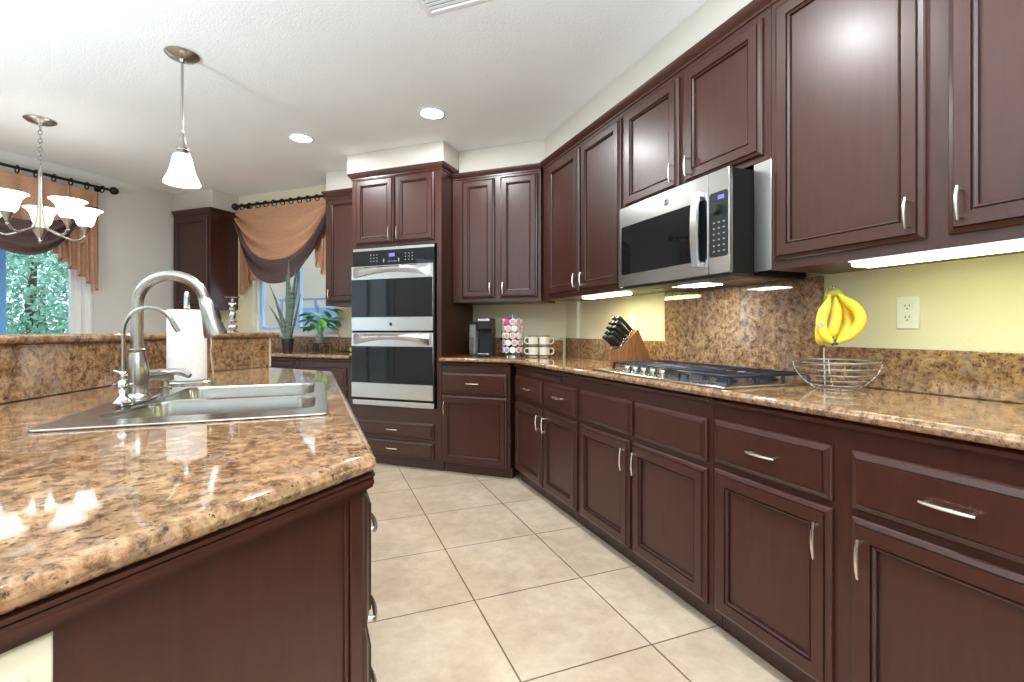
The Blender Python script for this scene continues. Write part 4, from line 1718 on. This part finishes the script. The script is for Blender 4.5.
def rod(label, loc, rz, x0, x1, z, yy, nring, fin=(True, True), group=None):
    r = thing('curtain_rod', label, 'curtain rod', loc, rz, group)
    m = MB(); m.tube([(x0, yy, z), (x1, yy, z)], .013, 12)
    for x in (x0 + .06, x1 - .06):
        m.tube([(x, yy, z), (x, -.001, z)], .008, 8)
        m.tube([(x, -.012, z), (x, -.001, z)], .025, 12)
    m.build('pole', M['bronze'], r)
    for x, s_, on in ((x0, -1, fin[0]), (x1, 1, fin[1])):
        if on:
            m = MB(); m.sphere((x + s_ * .030, yy, z), .038)
            m.tube([(x, yy, z), (x + s_ * .006, yy, z)], .020, 12)
            m.build('finial', M['bronze'], r)
    for k in range(nring):
        x = x0 + .07 + (x1 - x0 - .14) * k / (nring - 1)
        m = MB()
        m.tube(arc((x, yy, z - .012), .030, 0, 2 * PI, 20, 'yz')[:-1], .0062, 6, closed=True)
        m.tube([(x, yy, z - .040), (x, yy, z - .050)], .003, 6)
        m.build('ring', M['bronze'], r)
    return r


# kitchen window: local x = S_L - s, y is into the wall
XA, XB = S_L - 3.42, S_L - 2.02
rod('dark bronze curtain rod with rings and ball finial over the kitchen window', OV(S_L, WALL_O), ROT_O, XA, XB, 2.478, -.10, 12, (True, False))
v2 = thing('window_valance', 'copper and plum swag valance with pleated tails over the kitchen window', 'valance', OV(S_L, WALL_O, 0), ROT_O)
for nm_, mt_, va, vb, yy_, sd_n in (('copper_panel', 'copper', .0, .72, -.104, .4), ('plum_border', 'plum', .70, 1.0, -.110, .4)):
    swag(nm_, v2, XA + .03, XB - .10, 2.424, .20, .62, 3.6, M[mt_], va, vb, yy_ - .030, .042, sd_n, belly=.06, pw=2.5)
jabot(v2, XA + .36, XA + .0, 2.423, 1.82, 1.52, 4, -.066, M['copper'], .028, 'tail')
jabot(v2, XB - .36, XB - .06, 2.423, 1.84, 1.53, 4, -.066, M['copper'], .028, 'tail')

# nook window: local x = off
NA, NB = -1.62, -.37
rod('dark bronze curtain rod with rings over the dining nook window', OV(S_L, 0), ROT_L, NA, NB, 2.478, -.10, 10, (True, True))
v1 = thing('window_valance', 'copper valance with plum swag and pleated tail over the dining nook window', 'valance', OV(S_L, 0, 0), ROT_L)
def flat(u, v):
    return Vector((NA + .06 + (NB - .13 - NA - .06) * u, -.10 + .012 * math.sin(u * 40) * (.3 + v), 2.424 - .50 * v))
m = MB(); m.grid(flat, 60, 8, .004)
m.build('copper_panel', M['copper'], v1, 60)
swag('plum_swag', v1, NA + .06, NB - .19, 2.28, .03, .50, 4.2, M['plum'], .45, 1.0, -.150, .036, 1.2, belly=.05, pw=2.2)
jabot(v1, NB - .44, NB - .09, 2.423, 1.80, 1.50, 5, -.080, M['copper'], .055, 'tail')
jabot(v1, NA + .40, NA + .04, 2.423, 1.80, 1.50, 5, -.080, M['copper'], .055, 'tail')

# ------------------------------------------------------------------ ceiling lamps
def can(label, x, y):
    r = thing('recessed_light', label, 'ceiling light', (x, y, CEIL), 0, 'recessed ceiling lights')
    m = MB(); m.lathe([(.098, -.0005), (.098, -.004), (.090, -.008), (.078, -.006), (.078, -.0005)], seg=32, close0=False, close1=False)
    m.build('trim_ring', M['vinyl'], r)
    m = MB(); m.lathe([(.077, -.001), (.077, -.004), (.01, -.0045)], seg=28)
    m.build('lens', M['lens'], r)
    ld = bpy.data.lights.new('can_lamp', 'AREA')
    ld.shape = 'DISK'
    ld.size = .14
    ld.energy = CAN_W
    ld.color = (.95, .98, 1.0)
    lo = bpy.data.objects.new('can_lamp', ld)
    COL.objects.link(lo)
    lo.parent = r
    lo.location = (0, 0, -.012)
    return r


can('lit recessed ceiling light in front of the oven tower, nearer the right wall', .715, 3.30)
can('lit recessed ceiling light toward the window, beyond the pendant lamp', -.137, 4.10)
can('recessed ceiling light above the frame, between the vent and the right wall', .67, 1.61)
can('recessed ceiling light overhead near the camera', .60, .45)
can('recessed ceiling light in the room behind the camera', -.6, -1.2)

pe_p = Vector((-.692, 3.092, CEIL))
pe = thing('pendant_lamp', 'single pendant lamp with a white bell glass shade above the raised ledge', 'pendant lamp', pe_p)
m = MB(); m.lathe([(.080, -.0005), (.082, -.006), (.066, -.020), (.018, -.032), (.012, -.046), (.006, -.048)], seg=32)
m.build('canopy', M['nickel'], pe)
m = MB(); m.tube([(0, 0, -.045), (0, 0, -.44)], .0065, 10)
m.build('stem', M['nickel'], pe)
m = MB(); m.lathe([(.008, -.425), (.012, -.435), (.014, -.46), (.020, -.492), (.023, -.50), (.029, -.508), (.029, -.520), (.022, -.528), (.035, -.536), (.037, -.545)], seg=24)
m.build('socket', M['nickel'], pe)
SH = [(.036, 0), (.044, -.010), (.052, -.040), (.060, -.080), (.070, -.115), (.086, -.150), (.094, -.172), (.090, -.172), (.066, -.115), (.056, -.080), (.048, -.040), (.040, -.010), (.034, -.002)]
m = MB(); m.lathe([(r_ * .94, -.540 + h * .94) for r_, h in SH], seg=36, close0=False, close1=False)
m.build('lamp_shade', M['shade'], pe, 50)

chp = Vector((-1.845, 4.43, CEIL))
cl = thing('chandelier', 'five-arm nickel chandelier with white bell glass shades over the dining nook', 'chandelier', chp)
m = MB(); m.lathe([(.088, -.0005), (.090, -.006), (.070, -.020), (.018, -.030), (.008, -.040)], seg=32)
m.build('canopy', M['nickel'], cl)
m = MB()
z = -.042
k = 0
while z > -.34:
    axis = 'xz' if k % 2 else 'yz'
    pts = arc((0, 0, z - .017), .011, 0, 2 * PI, 14, axis)[:-1]
    pts = [Vector((p.x, p.y, (p.z - (z - .017)) * 1.7 + z - .017)) for p in pts]
    m.tube(pts, .0026, 6, closed=True)
    z -= .030
    k += 1
m.build('chain', M['nickel'], cl)
m = MB(); m.lathe([(.004, -.295), (.012, -.31), (.014, -.36), (.016, -.50), (.022, -.60), (.030, -.66), (.044, -.70), (.050, -.72), (.038, -.74), (.022, -.775), (.010, -.80), (.013, -.812), (.004, -.825)], seg=24)
m.build('column', M['nickel'], cl)
for k in range(5):
    a = math.radians(60 - 21.6 + 72 * k)
    d = Vector((math.cos(a), math.sin(a), 0))
    m = MB()
    pts = [d * r_ + Vector((0, 0, h)) for r_, h in ((.03, -.715), (.08, -.735), (.14, -.765), (.18, -.778), (.22, -.768), (.247, -.74), (.252, -.715))]
    m.tube(pts, .0072, 10)
    ar = m.build('arm', M['nickel'], cl)
    m = MB(); m.lathe([(.006, -.735), (.012, -.72), (.020, -.70), (.034, -.672), (.038, -.664)], d * .252, 20)
    m.sphere(d * .252 + Vector((0, 0, -.740)), .010)
    m.build('candle_cup', M['nickel'], ar)
    m = MB(); m.lathe([(.028, -.668), (.036, -.662), (.052, -.640), (.062, -.600), (.070, -.570), (.090, -.545), (.108, -.535), (.105, -.532), (.086, -.541), (.066, -.570), (.058, -.600), (.048, -.638), (.030, -.658)], d * .252, 30, close1=False)
    m.build('lamp_shade', M['shade'], ar, 50)

for part in children(cl):
    if part.name.startswith(('canopy', 'chain')):
        continue
    for o in [part] + children(part):
        o.data.transform(Matrix.Translation((0, 0, -.05)))
vt = thing('ceiling_vent', 'white slatted air vent in the ceiling at the top edge', 'vent', (.528, 2.03, CEIL), ROT_O)
m = MB()
VW, VD = .20, .15
rings = []
for i_, h in ((0, -.0005), (0, -.004), (.004, -.009), (.024, -.011), (.028, -.007), (.028, -.001)):
    rings.append([Vector((-VW + i_, -VD + i_, h)), Vector((VW - i_, -VD + i_, h)), Vector((VW - i_, VD - i_, h)), Vector((-VW + i_, VD - i_, h))])
m.loops(rings, False, False)
m.build('frame', M['vinyl'], vt)
m = MB()
for k in range(10):
    y = -VD + .034 + k * .0235
    m.box(-VW + .026, VW - .026, y, y + .014, -.009, -.006)
m.build('slat', M['vinyl'], vt)
m = MB(); m.box(-VW + .02, VW - .02, -VD + .02, VD - .02, -.003, -.0006)
m.build('backing', M['print'], vt, 0)

# island end outlet placement
qx = Matrix.Translation((b1.x, b1.y, 0)) @ Matrix.Rotation(math.atan2(dv2.y, dv2.x), 4, 'Z')
ISL_OUT = LN - .458
rr.location = qx @ Vector((ISL_OUT, -.001, .786))
rr.rotation_euler = (0, 0, math.atan2(dv2.y, dv2.x))

# ------------------------------------------------------------------ outdoors
m = MB(); m.keep = True
m.box(-30, 22, -26, 30, -.30, -.14)
struct(m.build('ground', M['patio'], None, 0))


def leafball(name, parent, c, r, n, mat, seed, size=.09, sq=(1, 1, 1)):
    rn = random.Random(seed)
    m = MB()
    for _ in range(n):
        while True:
            p = Vector((rn.uniform(-1, 1), rn.uniform(-1, 1), rn.uniform(-1, 1)))
            if .35 < p.length < 1:
                break
        p = Vector((p.x * r * sq[0], p.y * r * sq[1], p.z * r * sq[2])) + Vector(c)
        d = Vector((rn.gauss(0, 1), rn.gauss(0, 1), rn.gauss(0, 1))).normalized()
        e_ = d.orthogonal().normalized()
        L = size * rn.uniform(.6, 1.4)
        q = [p - d * L, p + e_ * L * .45, p + d * L, p - e_ * L * .45]
        m.face([m.bm.verts.new(x) for x in q])
    return m.build(name, mat, parent, 0, recalc=False)


LW = lambda off, out, z=0: OV(S_L + out, off, z)
for k, (off, out, r, mt, lb) in enumerate(((.45, 3.0, 1.15, 'foliage', 'leafy green tree outside the nook window'), (2.1, 6.3, 1.9, 'foliage_b', 'pale blossoming bush behind the tree outside the nook window'), (-2.7, 3.5, 1.35, 'foliage', 'dense green tree outside, left of the nook window'))):
    p = LW(off, out, -.14)
    t = thing('garden_tree', lb, 'tree', p)
    m = MB(); m.tube([(0, 0, 0), (.03, .02, .8), (-.04, .05, 1.6), (.02, 0, 2.2)], [.09, .075, .06, .03], 10)
    m.build('trunk', M['bark'], t)
    leafball('foliage', t, (0, 0, 1.75), r, 8000, M[mt], 20 + k, .040, (1, 1, 1.1))
# patio wall, fence and bench outside the kitchen window
m = MB(); m.keep = True
a_, b_ = OV(.5, 6.2), OV(13.5, 6.2)
m.slab([(a_.x, a_.y), (b_.x, b_.y), tuple(OV(13.5, 6.4))[:2], tuple(OV(.5, 6.4))[:2]], -.14, 3.4, .002, seg=1)
tag(m.build('garden_wall', M['stucco'], None, 0), 'tall pale stucco wall across the patio outside the kitchen window', 'wall')
fe = thing('patio_railing', 'blue-grey metal railing outside the kitchen window', 'railing', OV(4.2, 2.4, -.14), ROT_O)
m = MB()
for z in (1.42, 1.72, .2):
    m.box(-.6, 3.2, -.015, .015, z, z + .03)
m.build('rail', M['iron'], fe)
for k in range(12):
    x = -.55 + k * .33
    m = MB(); m.box(x - .012, x + .012, -.012, .012, 0, 1.75)
    m.build('baluster', M['iron'], fe)
pb = thing('patio_shed', 'blue panelled patio screen outside the right half of the kitchen window', 'screen', OV(3.85, 1.9, -.14), ROT_O)
m = MB(); m.box(-.1, 1.25, -.02, .02, 0, 1.58, .004)
m.build('panel', M['cushion'], pb)
for k in range(4):
    m = MB(); m.box(-.08 + k * .34, -.04 + k * .34, -.04, -.02, 0, 1.62)
    m.build('batten', M['iron'], pb)

pp = thing('patio_post', 'broad blue painted patio post outside the left half of the nook window', 'post', OV(S_L + .60, -1.62, -.14), ROT_L)
m = MB(); m.box(-.30, .75, -.10, .10, 0, 2.35, .006)
m.build('post', M['bluepaint'], pp)
